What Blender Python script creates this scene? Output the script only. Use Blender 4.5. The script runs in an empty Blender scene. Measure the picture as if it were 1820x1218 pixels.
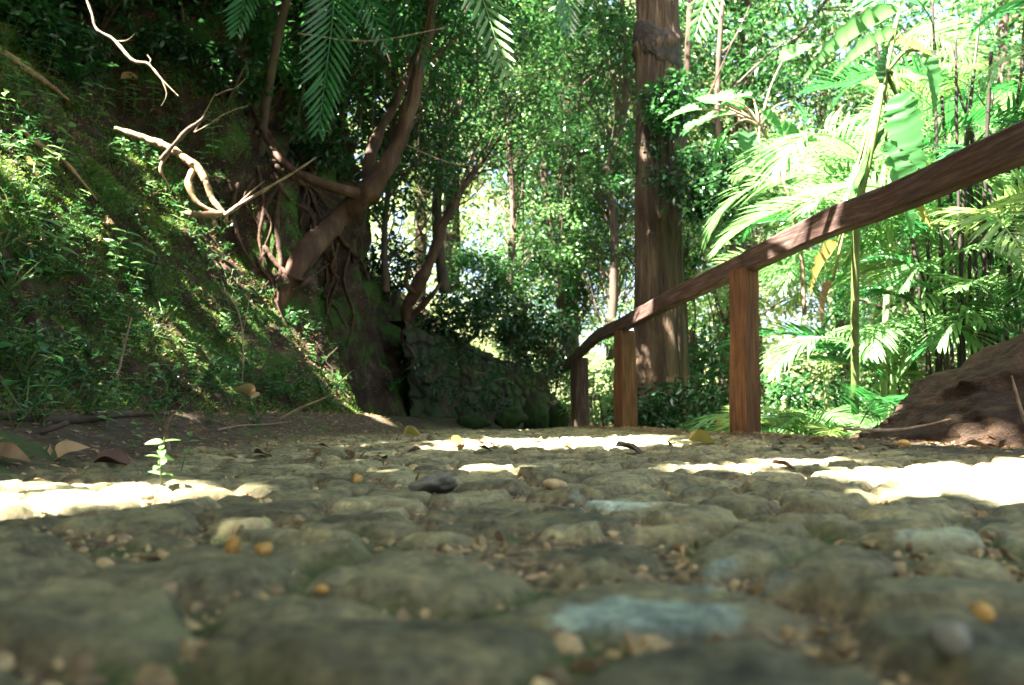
import bpy, math, random
import numpy as np
from mathutils import Vector, Matrix, Quaternion
from mathutils.bvhtree import BVHTree

# ------------------------------------------------------------------ camera, sky, sun
SC = bpy.context.scene
COL = SC.collection
FPX = 1415.0                     # focal length in photo pixels (28 mm on a 36 mm sensor, 1820 px wide)
PITCH = math.atan((765 - 609) / FPX)
CAM_H = 0.12
cd = bpy.data.cameras.new('camera'); cam = bpy.data.objects.new('camera', cd); COL.objects.link(cam)
cam.location = (0, 0, CAM_H); cam.rotation_euler = (math.pi / 2 + PITCH, 0, 0)
cd.sensor_width = 36; cd.lens = 36 * FPX / 1820; cd.clip_start = 0.02; cd.clip_end = 500
cd.dof.use_dof = True; cd.dof.focus_distance = 2.4; cd.dof.aperture_fstop = 5.0
SC.camera = cam

TS = Vector((-0.55, -0.42, 1.0)).normalized()      # towards the sun
w = bpy.data.worlds.new('World'); SC.world = w; w.use_nodes = True
nt = w.node_tree; nt.nodes.clear()
sky = nt.nodes.new('ShaderNodeTexSky'); sky.sky_type = 'NISHITA'; sky.sun_disc = False
sky.sun_elevation = math.asin(TS.z); sky.sun_rotation = math.atan2(TS.x, TS.y)
sky.dust_density = 5.0; sky.air_density = 0.7; sky.ozone_density = 0.3
bg = nt.nodes.new('ShaderNodeBackground'); bg.inputs['Strength'].default_value = 0.05
wo = nt.nodes.new('ShaderNodeOutputWorld')
nt.links.new(sky.outputs[0], bg.inputs[0]); nt.links.new(bg.outputs[0], wo.inputs[0])
sd = bpy.data.lights.new('sun', 'SUN'); sd.energy = 5.0; sd.angle = math.radians(0.53); sd.color = (1.0, 0.95, 0.86)
sun = bpy.data.objects.new('sun', sd); COL.objects.link(sun)
sun.rotation_euler = TS.to_track_quat('Z', 'Y').to_euler()
SC.view_settings.view_transform = 'Standard'; SC.view_settings.look = 'None'
SC.view_settings.exposure = 4.25; SC.view_settings.gamma = 1.0
SC.cycles.max_bounces = 8; SC.cycles.diffuse_bounces = 3; SC.cycles.transmission_bounces = 5
SC.cycles.glossy_bounces = 2; SC.cycles.use_adaptive_sampling = True; SC.cycles.adaptive_threshold = 0.02

RNG = np.random.default_rng(7)
random.seed(7)

# ------------------------------------------------------------------ projection helpers
CP, SP = math.cos(PITCH), math.sin(PITCH)
def ray(px, py):
    u = (px - 910) / FPX; v = (609 - py) / FPX
    return Vector((u, CP - v * SP, SP + v * CP))
def W(px, py, d):
    """world point seen at that photo pixel, d metres ahead"""
    r = ray(px, py); r = r * (d / r.y)
    return Vector((r.x, r.y, r.z + CAM_H))
def project(P):
    P = np.asarray(P, float).reshape(-1, 3)
    x = P[:, 0]; y = P[:, 1]; z = P[:, 2] - CAM_H
    f = y * CP + z * SP; u = z * CP - y * SP
    f = np.where(f < 1e-3, 1e-3, f)
    return 910 + FPX * x / f, 609 - FPX * u / f

# ------------------------------------------------------------------ noise
def _h(ix, iy, iz, s):
    n = (ix.astype(np.int64) * 374761393 + iy.astype(np.int64) * 668265263 + iz.astype(np.int64) * 2147483647 + s * 1274126177) & 0xffffffff
    n = ((n ^ (n >> 13)) * 1274126177) & 0xffffffff
    n = ((n ^ (n >> 16)) * 2246822519) & 0xffffffff
    return ((n ^ (n >> 15)) & 0xffffff) / float(0xffffff)
def vnoise(x, y, z=0.0, s=0):
    x = np.asarray(x, float); y = np.asarray(y, float) + 0 * x; z = np.asarray(z, float) + 0 * x
    ix, iy, iz = np.floor(x), np.floor(y), np.floor(z)
    fx, fy, fz = x - ix, y - iy, z - iz
    fx, fy, fz = [f * f * (3 - 2 * f) for f in (fx, fy, fz)]
    r = 0
    for a in (0, 1):
        for b in (0, 1):
            for c in (0, 1):
                r = r + (fx if a else 1 - fx) * (fy if b else 1 - fy) * (fz if c else 1 - fz) * _h(ix + a, iy + b, iz + c, s)
    return r * 2 - 1
def fbm(x, y, z=0.0, o=4, s=0):
    r = 0; a = 1.0; t = 0
    for i in range(o):
        k = 2.03 ** i
        r = r + a * vnoise(np.asarray(x) * k + 17 * i, np.asarray(y) * k - 9 * i, np.asarray(z) * k + 5 * i, s + i); t += a; a *= 0.5
    return r / t
def smooth(a, b, x):
    t = np.clip((np.asarray(x, float) - a) / (b - a), 0, 1); return t * t * (3 - 2 * t)

# ------------------------------------------------------------------ object helpers
def tag(o, label=None, cat=None, group=None, kind=None):
    if label: o['label'] = label
    if cat: o['category'] = cat
    if group: o['group'] = group
    if kind: o['kind'] = kind
    return o
def empty(name, loc, label, cat, group=None, rot=None):
    o = bpy.data.objects.new(name, None); COL.objects.link(o); o.location = loc; o.empty_display_size = 0.1
    if rot is not None: o.rotation_euler = rot
    return tag(o, label, cat, group)
def mesh_data(name, V, F, mat, tone=None, smooth_shade=False):
    """F: array (M,k) or list of such arrays"""
    if not isinstance(F, (list, tuple)): F = [F]
    F = [np.asarray(f, dtype=np.int64) for f in F if len(f)]
    me = bpy.data.meshes.new(name)
    V = np.asarray(V, dtype=np.float32).reshape(-1, 3)
    me.vertices.add(len(V)); me.vertices.foreach_set('co', V.ravel())
    loops = np.concatenate([f.ravel() for f in F]); tot = np.concatenate([np.full(len(f), f.shape[1]) for f in F])
    start = np.concatenate([[0], np.cumsum(tot)[:-1]])
    me.loops.add(len(loops)); me.loops.foreach_set('vertex_index', loops.astype(np.int32))
    me.polygons.add(len(tot)); me.polygons.foreach_set('loop_start', start.astype(np.int32))
    me.polygons.foreach_set('use_smooth', np.full(len(tot), bool(smooth_shade)))
    me.update(calc_edges=True)
    if tone is not None:
        tone = tone if isinstance(tone, dict) else {'tone': tone}
        for k, v in tone.items():
            a = me.attributes.new(k, 'FLOAT', 'POINT'); a.data.foreach_set('value', np.asarray(v, dtype=np.float32))
    me.materials.append(mat)
    return me
def obj(name, me, parent=None, loc=None, rot=None, scale=None):
    o = bpy.data.objects.new(name, me); COL.objects.link(o)
    if parent is not None: o.parent = parent
    if loc is not None: o.location = loc
    if rot is not None: o.rotation_euler = rot
    if scale is not None: o.scale = (scale,) * 3 if isinstance(scale, (int, float)) else scale
    return o
class MB:
    """collects vertices and faces of ONE part"""
    def __init__(s): s.V = []; s.F = {3: [], 4: []}; s.T = []; s.n = 0
    def add(s, V, Fs, tone=0.5):
        V = np.asarray(V, float).reshape(-1, 3)
        if not isinstance(Fs, (list, tuple)): Fs = [Fs]
        for f in Fs:
            f = np.asarray(f, dtype=np.int64)
            if len(f): s.F[f.shape[1]].append(f + s.n)
        s.V.append(V); s.T.append(np.broadcast_to(np.asarray(tone, float), (len(V),))); s.n += len(V)
        return s
    def data(s, name, mat, smooth_shade=False):
        F = [np.concatenate(s.F[k]) for k in (3, 4) if s.F[k]]
        return mesh_data(name, np.concatenate(s.V), F, mat, np.concatenate(s.T), smooth_shade)
    def build(s, name, mat, parent=None, smooth_shade=False, origin=None):
        if origin is not None: s.V = [v - np.array(origin) for v in s.V]
        return obj(name, s.data(name, mat, smooth_shade), parent)
def copy_tree(o, parent=None):
    c = o.copy(); COL.objects.link(c)
    if parent is not None: c.parent = parent
    for ch in list(o.children): copy_tree(ch, c)
    return c

def grid_faces(nr, nc, wrap=False):
    i = np.arange(nr - 1)[:, None]; j = np.arange(nc if wrap else nc - 1)[None, :]
    j2 = (j + 1) % nc
    return np.stack([i * nc + j, i * nc + j2, (i + 1) * nc + j2, (i + 1) * nc + j], -1).reshape(-1, 4)
def spline(pts, n):
    P = np.array([list(p) for p in pts], float); m = len(P)
    if m == 2: t = np.linspace(0, 1, n)[:, None]; return P[0] * (1 - t) + P[1] * t
    E = np.vstack([2 * P[0] - P[1], P, 2 * P[-1] - P[-2]]); out = []
    for u in np.linspace(0, m - 1 - 1e-6, n):
        k = int(u); t = u - k; a, b, c, d = E[k:k + 4]
        out.append(0.5 * ((2 * b) + (c - a) * t + (2 * a - 5 * b + 4 * c - d) * t * t + (3 * b - a - 3 * c + d) * t ** 3))
    return np.array(out)
def tube(pts, radii, sides=8, n=None, rough=0.0, rs=6.0, seed=0, spl=True, cap=True, flat=1.0):
    n = n or max(4, len(pts) * 4)
    P = spline(pts, n) if spl else np.array([list(p) for p in pts], float); n = len(P)
    R = np.interp(np.linspace(0, 1, n), np.linspace(0, 1, len(radii)), radii)
    T = np.gradient(P, axis=0); T /= np.linalg.norm(T, axis=1)[:, None] + 1e-9
    N = np.zeros_like(P); a = np.array([0, 0, 1.0]) if abs(T[0][2]) < .9 else np.array([1.0, 0, 0])
    v = a - T[0] * a.dot(T[0]); v /= np.linalg.norm(v)
    for i in range(n):
        v = v - T[i] * v.dot(T[i]); v /= np.linalg.norm(v) + 1e-9; N[i] = v
    B = np.cross(T, N)
    th = np.linspace(0, 2 * np.pi, sides, endpoint=False)
    dirs = N[:, None, :] * np.cos(th)[None, :, None] * flat + B[:, None, :] * np.sin(th)[None, :, None]
    base = P[:, None, :] + dirs * R[:, None, None]
    if rough:
        k = 1 + rough * fbm(base[..., 0] * rs, base[..., 1] * rs, base[..., 2] * rs, 3, seed)
        base = P[:, None, :] + dirs * (R[:, None] * k)[..., None]
    V = base.reshape(-1, 3); F = [grid_faces(n, sides, True)]
    if cap:
        c0 = len(V); V = np.vstack([V, P[0], P[-1]]); j = np.arange(sides); j2 = (j + 1) % sides
        F.append(np.vstack([np.stack([np.full(sides, c0), j2, j], -1), np.stack([np.full(sides, c0 + 1), (n - 1) * sides + j, (n - 1) * sides + j2], -1)]))
    return V, F
def frames(D, roll=None, up=(0, 0, 1)):
    D = np.asarray(D, float); D = D / (np.linalg.norm(D, axis=1)[:, None] + 1e-9)
    U = np.broadcast_to(np.asarray(up, float), D.shape)
    Y = np.cross(U, D); l = np.linalg.norm(Y, axis=1); Y[l < 1e-3] = (1, 0, 0); Y /= np.linalg.norm(Y, axis=1)[:, None]
    Z = np.cross(D, Y)
    if roll is not None:
        c, s_ = np.cos(roll)[:, None], np.sin(roll)[:, None]
        Y, Z = Y * c + Z * s_, -Y * s_ + Z * c
    return np.stack([D, Y, Z], -1)         # columns are the axes
def scatter(T, F, P, R, S, tone):
    """place template T (k,3) at P with frames R and sizes S"""
    S = np.asarray(S, float); S = S[:, None, None] if S.ndim == 1 else S[:, None, :]
    V = np.einsum('nij,nkj->nki', R, T[None] * S) + P[:, None, :]
    k = len(T); n = len(P); off = (np.arange(n) * k)
    Fs = [(f[None] + off[:, None, None]).reshape(-1, f.shape[1]) for f in (F if isinstance(F, list) else [F])]
    return V.reshape(-1, 3), Fs, np.repeat(tone, k)
def leaf_grid(n=4, width=0.36, fold=0.12, curl=0.15, tip=0.75, wave=0.0):
    t = np.linspace(0, 1, n + 1); wd = width * np.sin(np.pi * t ** tip) ** 0.85 * 0.5; wd[0] = width * .03; wd[-1] = 0.004
    rows = []
    for i, (a, b) in enumerate(zip(t, wd)):
        z = -curl * a * a; wv = wave * math.sin(i * 2.4)
        rows += [(a, -b, z + fold * b * 2 + wv), (a, 0, z), (a, b, z + fold * b * 2 - wv)]
    return np.array(rows), grid_faces(n + 1, 3)
DIA = np.array([(0, 0, 0), (.42, -.21, .06), (1, 0, -.06), (.42, .21, .06)], float); DIA_F = np.array([(0, 1, 2), (0, 2, 3)])
LEAF3 = leaf_grid(3, .42, .12, .18)
LEAF5 = leaf_grid(5, .46, .15, .25)

# ------------------------------------------------------------------ materials
def mat_new(name):
    m = bpy.data.materials.new(name); m.use_nodes = True; t = m.node_tree
    return m, t, t.nodes['Principled BSDF'], t.nodes['Material Output']
def N(t, kind, **kw):
    n = t.nodes.new(kind)
    for k, v in kw.items():
        if k in n.inputs.keys(): n.inputs[k].default_value = v
        else: setattr(n, k, v)
    return n
def ramp(t, fac, stops):
    r = t.nodes.new('ShaderNodeValToRGB'); e = r.color_ramp.elements
    while len(e) < len(stops): e.new(0.5)
    for i, (p, c) in enumerate(stops): e[i].position = p; e[i].color = (*c, 1)
    t.links.new(fac, r.inputs[0]); return r.outputs[0]
def noise_fac(t, scale, detail=6, rough=0.6, vec=None, stretch=None, obj_coord=True):
    tc = t.nodes.new('ShaderNodeTexCoord'); v = tc.outputs['Object' if obj_coord else 'Generated'] if vec is None else vec
    if stretch:
        mp = t.nodes.new('ShaderNodeMapping'); mp.inputs['Scale'].default_value = stretch; t.links.new(v, mp.inputs[0]); v = mp.outputs[0]
    n = t.nodes.new('ShaderNodeTexNoise'); n.inputs['Scale'].default_value = scale; n.inputs['Detail'].default_value = detail; n.inputs['Roughness'].default_value = rough
    t.links.new(v, n.inputs['Vector']); return n.outputs['Fac']
def mixc(t, fac, a, b, mode='MIX'):
    m = t.nodes.new('ShaderNodeMix'); m.data_type = 'RGBA'; m.blend_type = mode
    for s, x in ((m.inputs[0], fac), (m.inputs[6], a), (m.inputs[7], b)):
        if hasattr(x, 'is_linked') or hasattr(x, 'links'): t.links.new(x, s)
        elif isinstance(x, (int, float)): s.default_value = x
        else: s.default_value = (*x, 1)
    return m.outputs[2]
def bump(t, fac, bsdf, strength=0.5, dist=0.01, prev=None):
    b = t.nodes.new('ShaderNodeBump'); b.inputs['Strength'].default_value = strength; b.inputs['Distance'].default_value = dist
    t.links.new(fac, b.inputs['Height']); t.links.new(b.outputs[0], bsdf.inputs['Normal'])
    if prev is not None: t.links.new(prev, b.inputs['Normal'])
    return b.outputs[0]
def attr(t, name):
    a = t.nodes.new('ShaderNodeAttribute'); a.attribute_name = name; return a.outputs['Fac']
def leaf_mat(name, dark, light, trans=0.35, rough=0.38, tcol=None, spec=0.5):
    m, t, b, out = mat_new(name)
    c = ramp(t, attr(t, 'tone'), [(0.0, dark), (1.0, light)])
    t.links.new(c, b.inputs['Base Color']); b.inputs['Roughness'].default_value = rough; b.inputs['Specular IOR Level'].default_value = spec
    tr = t.nodes.new('ShaderNodeBsdfTranslucent')
    tc = tcol or tuple(min(1, x * 1.9) for x in light)
    t.links.new(mixc(t, 0.5, c, tc), tr.inputs[0])
    mx = t.nodes.new('ShaderNodeMixShader'); mx.inputs[0].default_value = trans
    t.links.new(b.outputs[0], mx.inputs[1]); t.links.new(tr.outputs[0], mx.inputs[2]); t.links.new(mx.outputs[0], out.inputs[0])
    return m
def rough_mat(name, stops, scale=8, stretch=None, rough=0.85, bstr=0.6, bdist=0.01, bscale=None, moss=None, moss_scale=3, moss_lo=.52, spec=.3):
    m, t, b, out = mat_new(name)
    c = ramp(t, noise_fac(t, scale, 8, .62, stretch=stretch), stops)
    if moss:
        f = ramp(t, noise_fac(t, moss_scale, 5, .6), [(moss_lo, (0, 0, 0)), (moss_lo + .1, (1, 1, 1))])
        c = mixc(t, f, c, moss)
    t.links.new(c, b.inputs['Base Color']); b.inputs['Roughness'].default_value = rough; b.inputs['Specular IOR Level'].default_value = spec
    bump(t, noise_fac(t, bscale or scale * 3, 8, .7, stretch=stretch), b, bstr, bdist)
    return m
M = {}
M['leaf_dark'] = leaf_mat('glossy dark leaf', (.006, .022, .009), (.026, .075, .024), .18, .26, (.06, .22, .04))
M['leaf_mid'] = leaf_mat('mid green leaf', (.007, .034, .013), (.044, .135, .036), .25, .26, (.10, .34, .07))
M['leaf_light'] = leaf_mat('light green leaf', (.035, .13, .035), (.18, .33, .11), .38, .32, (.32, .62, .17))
M['leaf_far'] = leaf_mat('sunny far leaf', (.06, .13, .04), (.34, .40, .18), .32, .45, (.5, .58, .2))  # leaf colour made paler and creamier to read as sunlit
M['broad'] = leaf_mat('large backlit leaf', (.022, .095, .028), (.085, .24, .075), .46, .36, (.20, .50, .13))
M['palm'] = leaf_mat('palm leaflet', (.035, .125, .035), (.19, .34, .13), .36, .28, (.32, .62, .18))
M['palm_gold'] = leaf_mat('yellowing palm leaflet', (.06, .14, .03), (.24, .35, .11), .36, .35, (.5, .65, .15))
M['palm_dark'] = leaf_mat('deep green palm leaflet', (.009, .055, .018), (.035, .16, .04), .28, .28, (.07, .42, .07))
M['moss'] = leaf_mat('moss sprig', (.030, .075, .012), (.16, .28, .035), .28, .5, (.25, .45, .06), .4)
M['dry'] = leaf_mat('dry leaf', (.10, .055, .028), (.40, .26, .13), .22, .6, (.5, .28, .1), .25)
M['dry_dark'] = leaf_mat('dark dead leaf', (.03, .018, .012), (.10, .05, .03), .05, .55, (.2, .08, .04), .3)
M['yellow'] = leaf_mat('yellowing blade', (.22, .20, .05), (.42, .34, .10), .35, .5, (.6, .45, .1), .3)
M['canopy'] = leaf_mat('canopy leaf', (.015, .08, .02), (.05, .20, .04), .22, .5, (.12, .50, .07), .3)
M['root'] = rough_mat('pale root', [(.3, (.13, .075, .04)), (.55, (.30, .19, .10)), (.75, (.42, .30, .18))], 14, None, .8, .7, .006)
M['root_dark'] = rough_mat('shaded earthy root', [(.3, (.022, .011, .007)), (.55, (.070, .036, .020)), (.75, (.15, .08, .045))], 14, None, .85, .8, .008)  # dark red-brown roots, darkened further to put the hollow's shade in
M['twig'] = rough_mat('dry twig', [(.3, (.10, .06, .04)), (.7, (.36, .27, .18))], 22, None, .8, .5, .003)
M['stem'] = rough_mat('green stem', [(.3, (.05, .09, .02)), (.7, (.16, .18, .06))], 20, None, .6, .3, .003)
M['petiole'] = rough_mat('pale petiole', [(.3, (.20, .30, .10)), (.7, (.40, .50, .22))], 6, (1, 1, .3), .5, .2, .003)
M['cane'] = rough_mat('dark cane', [(.35, (.014, .010, .010)), (.65, (.050, .034, .028))], 9, (1, 1, .3), .6, .4, .004)
M['bark_red'] = rough_mat('reddish brown bark', [(.3, (.020, .009, .005)), (.55, (.068, .032, .018)), (.78, (.16, .09, .055))], 10, (1, 1, .35), .8, .8, .012)
M['bark_big'] = rough_mat('fissured bark', [(.32, (.018, .011, .007)), (.52, (.060, .037, .023)), (.72, (.15, .098, .06))], 9, (1, 1, .16), .85, .9, .02)
M['bark_grey'] = rough_mat('dark grey bark', [(.3, (.025, .018, .014)), (.7, (.11, .075, .05))], 9, (1, 1, .3), .85, .7, .01)
M['burl'] = rough_mat('dark burl bark', [(.3, (.015, .011, .011)), (.7, (.06, .045, .04))], 12, None, .9, .9, .02)

def wood_mat(name, stops, rough=.75):
    m, t, b, out = mat_new(name)
    g = noise_fac(t, 5, 8, .65, stretch=(14, 14, 1.0))
    c = ramp(t, g, stops)
    s = ramp(t, noise_fac(t, 3.0, 4, .6), [(.45, (0, 0, 0)), (.75, (1, 1, 1))])
    c = mixc(t, s, c, (.06, .025, .014))
    t.links.new(c, b.inputs['Base Color']); b.inputs['Roughness'].default_value = rough; b.inputs['Specular IOR Level'].default_value = .25
    bump(t, noise_fac(t, 8, 8, .7, stretch=(16, 16, .8)), b, .6, .004)
    return m
M['wood'] = wood_mat('weathered red brown timber', [(.3, (.020, .011, .009)), (.5, (.065, .039, .031)), (.75, (.19, .135, .11))])
M['post_wood'] = wood_mat('orange brown post timber', [(.3, (.04, .017, .007)), (.5, (.115, .050, .020)), (.75, (.19, .10, .04))])

def soil_mat():
    m, t, b, out = mat_new('dark soil')
    c = ramp(t, noise_fac(t, 9, 9, .7), [(.3, (.012, .007, .006)), (.55, (.050, .030, .022)), (.8, (.17, .11, .075))])
    f = ramp(t, noise_fac(t, 2.2, 6, .65), [(.50, (0, 0, 0)), (.60, (1, 1, 1))])
    mossc = ramp(t, noise_fac(t, 60, 4, .7), [(.3, (.015, .040, .008)), (.7, (.06, .13, .02))])
    c = mixc(t, f, c, mossc)
    t.links.new(c, b.inputs['Base Color']); b.inputs['Roughness'].default_value = .95; b.inputs['Specular IOR Level'].default_value = .15
    p = bump(t, noise_fac(t, 14, 8, .75), b, .8, .03)
    bump(t, noise_fac(t, 120, 5, .7), b, .5, .004, p)
    return m
M['soil'] = soil_mat()
M['soil_brown'] = rough_mat('bare brown earth', [(.3, (.035, .020, .013)), (.55, (.10, .060, .035)), (.78, (.22, .14, .08))], 9, None, .95, .9, .02, 30)
M['mound'] = rough_mat('layered brown earth', [(.3, (.018, .010, .006)), (.55, (.060, .034, .018)), (.8, (.15, .095, .05))], 12, None, .95, 1.0, .05, 26)
M['far_ground'] = rough_mat('shaded forest floor', [(.3, (.03, .035, .012)), (.6, (.08, .09, .03)), (.8, (.16, .14, .06))], 3, None, .95, .5, .03)  # mottled olive brown, one material for the whole floor

def path_mat():
    m, t, b, out = mat_new('cobbled stone path')
    tone, gap, mossa, blue = attr(t, 'tone'), attr(t, 'gap'), attr(t, 'moss'), attr(t, 'blue')
    st = ramp(t, tone, [(0.0, (.115, .105, .060)), (.35, (.19, .174, .098)), (.7, (.26, .236, .132)), (1.0, (.36, .33, .19))])
    blot = ramp(t, noise_fac(t, 16, 8, .68), [(.3, (.30, .30, .28)), (.52, (.9, .9, .85)), (.72, (1.7, 1.55, 1.2))])
    st = mixc(t, 1.0, st, blot, 'MULTIPLY')
    lich = ramp(t, noise_fac(t, 5, 6, .7), [(.56, (0, 0, 0)), (.68, (1, 1, 1))])
    st = mixc(t, mixc(t, 0.75, (0, 0, 0), lich), st, (.27, .235, .12))
    st = mixc(t, 1.0, st, ramp(t, noise_fac(t, 62, 7, .75), [(.32, (.42, .42, .40)), (.50, (.95, .95, .93)), (.68, (1.65, 1.6, 1.45))]), 'MULTIPLY')
    tan_ = ramp(t, noise_fac(t, 13, 7, .75), [(.53, (0, 0, 0)), (.60, (1, 1, 1))])
    st = mixc(t, mixc(t, .55, (0, 0, 0), tan_), st, (.29, .26, .115))
    grn = ramp(t, noise_fac(t, 8, 7, .7), [(.55, (0, 0, 0)), (.66, (1, 1, 1))])
    st = mixc(t, mixc(t, .5, (0, 0, 0), grn), st, (.09, .12, .055))
    st = mixc(t, blue, st, mixc(t, 1.0, st, (1.5, 2.1, 3.2), 'MULTIPLY'))
    gr = ramp(t, noise_fac(t, 70, 6, .7), [(.38, (.022, .015, .008)), (.52, (.16, .115, .055)), (.72, (.46, .36, .19))])
    c = mixc(t, gap, st, gr)
    ea = ramp(t, noise_fac(t, 26, 8, .72), [(.3, (.018, .012, .008)), (.55, (.065, .043, .026)), (.75, (.24, .17, .10))])
    c = mixc(t, attr(t, 'earth'), c, ea)
    c = mixc(t, mixc(t, .75, (0, 0, 0), mossa), c, (.040, .085, .012))
    t.links.new(c, b.inputs['Base Color']); b.inputs['Roughness'].default_value = .78; b.inputs['Specular IOR Level'].default_value = .35
    p = bump(t, noise_fac(t, 34, 9, .75), b, .7, .012)
    bump(t, noise_fac(t, 190, 5, .7), b, .35, .002, p)
    return m
M['path'] = path_mat()
def tone_rock(name, a, b_, rough=.8):
    m, t, b, out = mat_new(name)
    c = ramp(t, attr(t, 'tone'), [(0, a), (1, b_)])
    c = mixc(t, 1.0, c, ramp(t, noise_fac(t, 45, 5, .65), [(.3, (.55, .55, .55)), (.7, (1.3, 1.25, 1.15))]), 'MULTIPLY')
    t.links.new(c, b.inputs['Base Color']); b.inputs['Roughness'].default_value = rough; b.inputs['Specular IOR Level'].default_value = .3
    bump(t, noise_fac(t, 120, 5, .7), b, .4, .002)
    return m
M['gravel'] = tone_rock('tan gravel', (.10, .07, .035), (.50, .38, .20))
M['amber'] = tone_rock('orange brown pebble', (.34, .19, .05), (.50, .30, .09))
M['grey_rock'] = tone_rock('grey rock', (.11, .11, .09), (.24, .23, .18))

# ------------------------------------------------------------------ terrain functions
YK = [-3, 1.2, 2.5, 4, 6, 9, 12, 16, 30]; ZK = [-.01, 0, .026, .060, .092, .112, .10, -.1, -1.5]
def zpath(y): return np.interp(y, YK, ZK)
def xfoot(y):
    return np.interp(y, [-4, 2, 3.2, 4.6, 5.5, 5.85, 6.15, 6.6, 7.2, 7.9, 8.0, 12.5, 20],
                        [-1.5, -1.42, -1.38, -1.15, -.92, -1.0, -1.45, -1.7, -1.35, -.98, -.95, .72, 3.5])
PRO1 = ([0, .35, .75, 1.13, 1.7, 2.4, 4, 8, 30], [0, .30, .76, 1.28, 1.96, 2.75, 4.3, 6.0, 10])
PRO2 = ([0, .12, .30, .5, .8, 1.2, 3, 8, 30], [0, .45, 1.25, 2.1, 3.2, 4.1, 5.6, 7.5, 11])
PRO3 = ([0, .25, .3, .9, 2.0, 4, 8, 30], [0, .03, .85, 1.5, 2.9, 5.1, 7, 11])
def hbank(d, y):
    a = np.interp(d, *PRO1); b = np.interp(d, *PRO2); c = np.interp(d, *PRO3)
    k = smooth(5.7, 6.2, y); m = smooth(7.7, 8.2, y)
    fall = np.interp(y, [8, 12.5, 16], [1, .62, .4])
    return zpath(y) + (a * (1 - k) + b * k) * (1 - m) + c * m * fall
XR = ([-3, 2, 4, 6, 8.3, 12, 20], [1.55, 1.42, 1.12, .80, .68, .9, 2])   # line of the handrail
def hright(x, y):
    xr = np.interp(y, *XR); d = x - xr
    berm = .035 * np.exp(-((d - .02) / .28) ** 2)
    return zpath(y) + berm - np.where(d > .25, (d - .25) * .38, 0)

# ------------------------------------------------------------------ the path (stones, joints) as one surface
def voronoi(x, y, cx, cy, seed, warp=.035, ws=7):
    wx = x + warp * fbm(x * ws, y * ws, 0, 3, seed); wy = y + warp * fbm(x * ws, y * ws, 3.3, 3, seed + 5)
    gx, gy = wx / cx, wy / cy; ix, iy = np.floor(gx), np.floor(gy)
    f1 = np.full(x.shape, 9.0); f2 = np.full(x.shape, 9.0); i1x = np.zeros(x.shape); i1y = np.zeros(x.shape); ox = np.zeros(x.shape); oy = np.zeros(x.shape)
    for a in range(-2, 3):
        for b in range(-2, 3):
            jx, jy = ix + a, iy + b
            px = jx + .5 + .80 * (_h(jx, jy, jx * 0, seed) - .5); py = jy + .5 + .80 * (_h(jx, jy, jx * 0, seed + 1) - .5)
            wgt = .25 * (_h(jx, jy, jx * 0, seed + 2) - .5)
            dx, dy = gx - px, gy - py; d = np.sqrt(dx * dx + dy * dy) - wgt
            c = d < f1; f2 = np.where(c, f1, np.minimum(f2, d)); f1n = np.where(c, d, f1)
            i1x = np.where(c, jx, i1x); i1y = np.where(c, jy, i1y); ox = np.where(c, dx, ox); oy = np.where(c, dy, oy); f1 = f1n
    return f1, f2, i1x, i1y, ox, oy
def path_surface(x, y):
    A = voronoi(x, y, .125, .105, 11); B = voronoi(x, y, .165, .118, 17, .045, 6)
    yb_ = .86 + .10 * fbm(x * 3, x * 0, 1, 3, 19) - .35 * smooth(.2, 1.0, x); nearb = y < yb_
    f1, f2, ix, iy, ox, oy = [np.where(nearb, b, a) for a, b in zip(A, B)]; iy = iy + 500 * nearb
    r = lambda k: _h(ix, iy, ix * 0, 20 + k)
    e = np.minimum(f2 - f1, np.abs(y - yb_) / .11) + .07 * fbm(x * 26, y * 26, 2, 3, 23)
    gapw = .17 + .18 * r(1)
    s = smooth(gapw * .45, gapw + .07, e)
    hgt = .010 + .010 * r(2)
    tilt = ox * (r(3) - .5) * .016 + oy * (r(4) - .5) * .018
    h = s * hgt + s * tilt + .0050 * fbm(x * 20, y * 20, 1, 4, 3) * (.4 + .6 * s) + .0030 * fbm(x * 55, y * 55, 2, 3, 9) + .0035 * s * np.round(2.2 * fbm(x * 13, y * 13, 6, 2, 27)) / 2
    h = h + .007 * s * np.abs(fbm(x * 9, y * 9, 5, 3, 31)) - .006 * s * (np.abs(fbm(x * 11, y * 11, 8, 2, 33)) < .05)
    # outside the paved width the ground is earth and litter
    xl = xfoot(y) + .34 + .12 * fbm(y * 1.3, y * 0, 1, 3, 41) + .06 * fbm(x * 6, y * 6, 1, 2, 44); xr = np.interp(y, *XR) - .16 + .10 * fbm(y * 1.5, y * 0, 4, 3, 42)
    pav = smooth(-.09, .09, x - xl) * smooth(-.08, .08, xr - x) * (1 - smooth(9, 10, y))
    gap = 1 - smooth(gapw * .5, gapw + .02, e)
    rest = .014 + .010 * fbm(x * 5, y * 5, 2, 4, 51) + .004 * fbm(x * 24, y * 24, 2, 3, 52)
    z = zpath(y) + np.where(x > .3, hright(x, y) - zpath(y), 0) + h * pav + rest * (1 - pav) + .010 * fbm(x * 1.1, y * 1.1, 0, 3, 60)
    # rise into the foot of the left bank
    z = z + .13 * (1 - smooth(-.05, .50, x - xfoot(y))) ** 1.8
    moss = smooth(.12, .30, fbm(x * 3.5, y * 3.5, 7, 4, 71)) * smooth(.26, .08, e)
    moss = np.maximum(moss, .8 * smooth(.30, .42, fbm(x * 4, y * 4, 9, 3, 72)) * (1 - pav))
    return z, r(5), np.maximum(gap * pav, (1 - pav) * .35), moss, pav, ix, iy
def sheet(xs, ys, zf):
    X, Y = np.meshgrid(xs, ys); return X.ravel(), Y.ravel()
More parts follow.
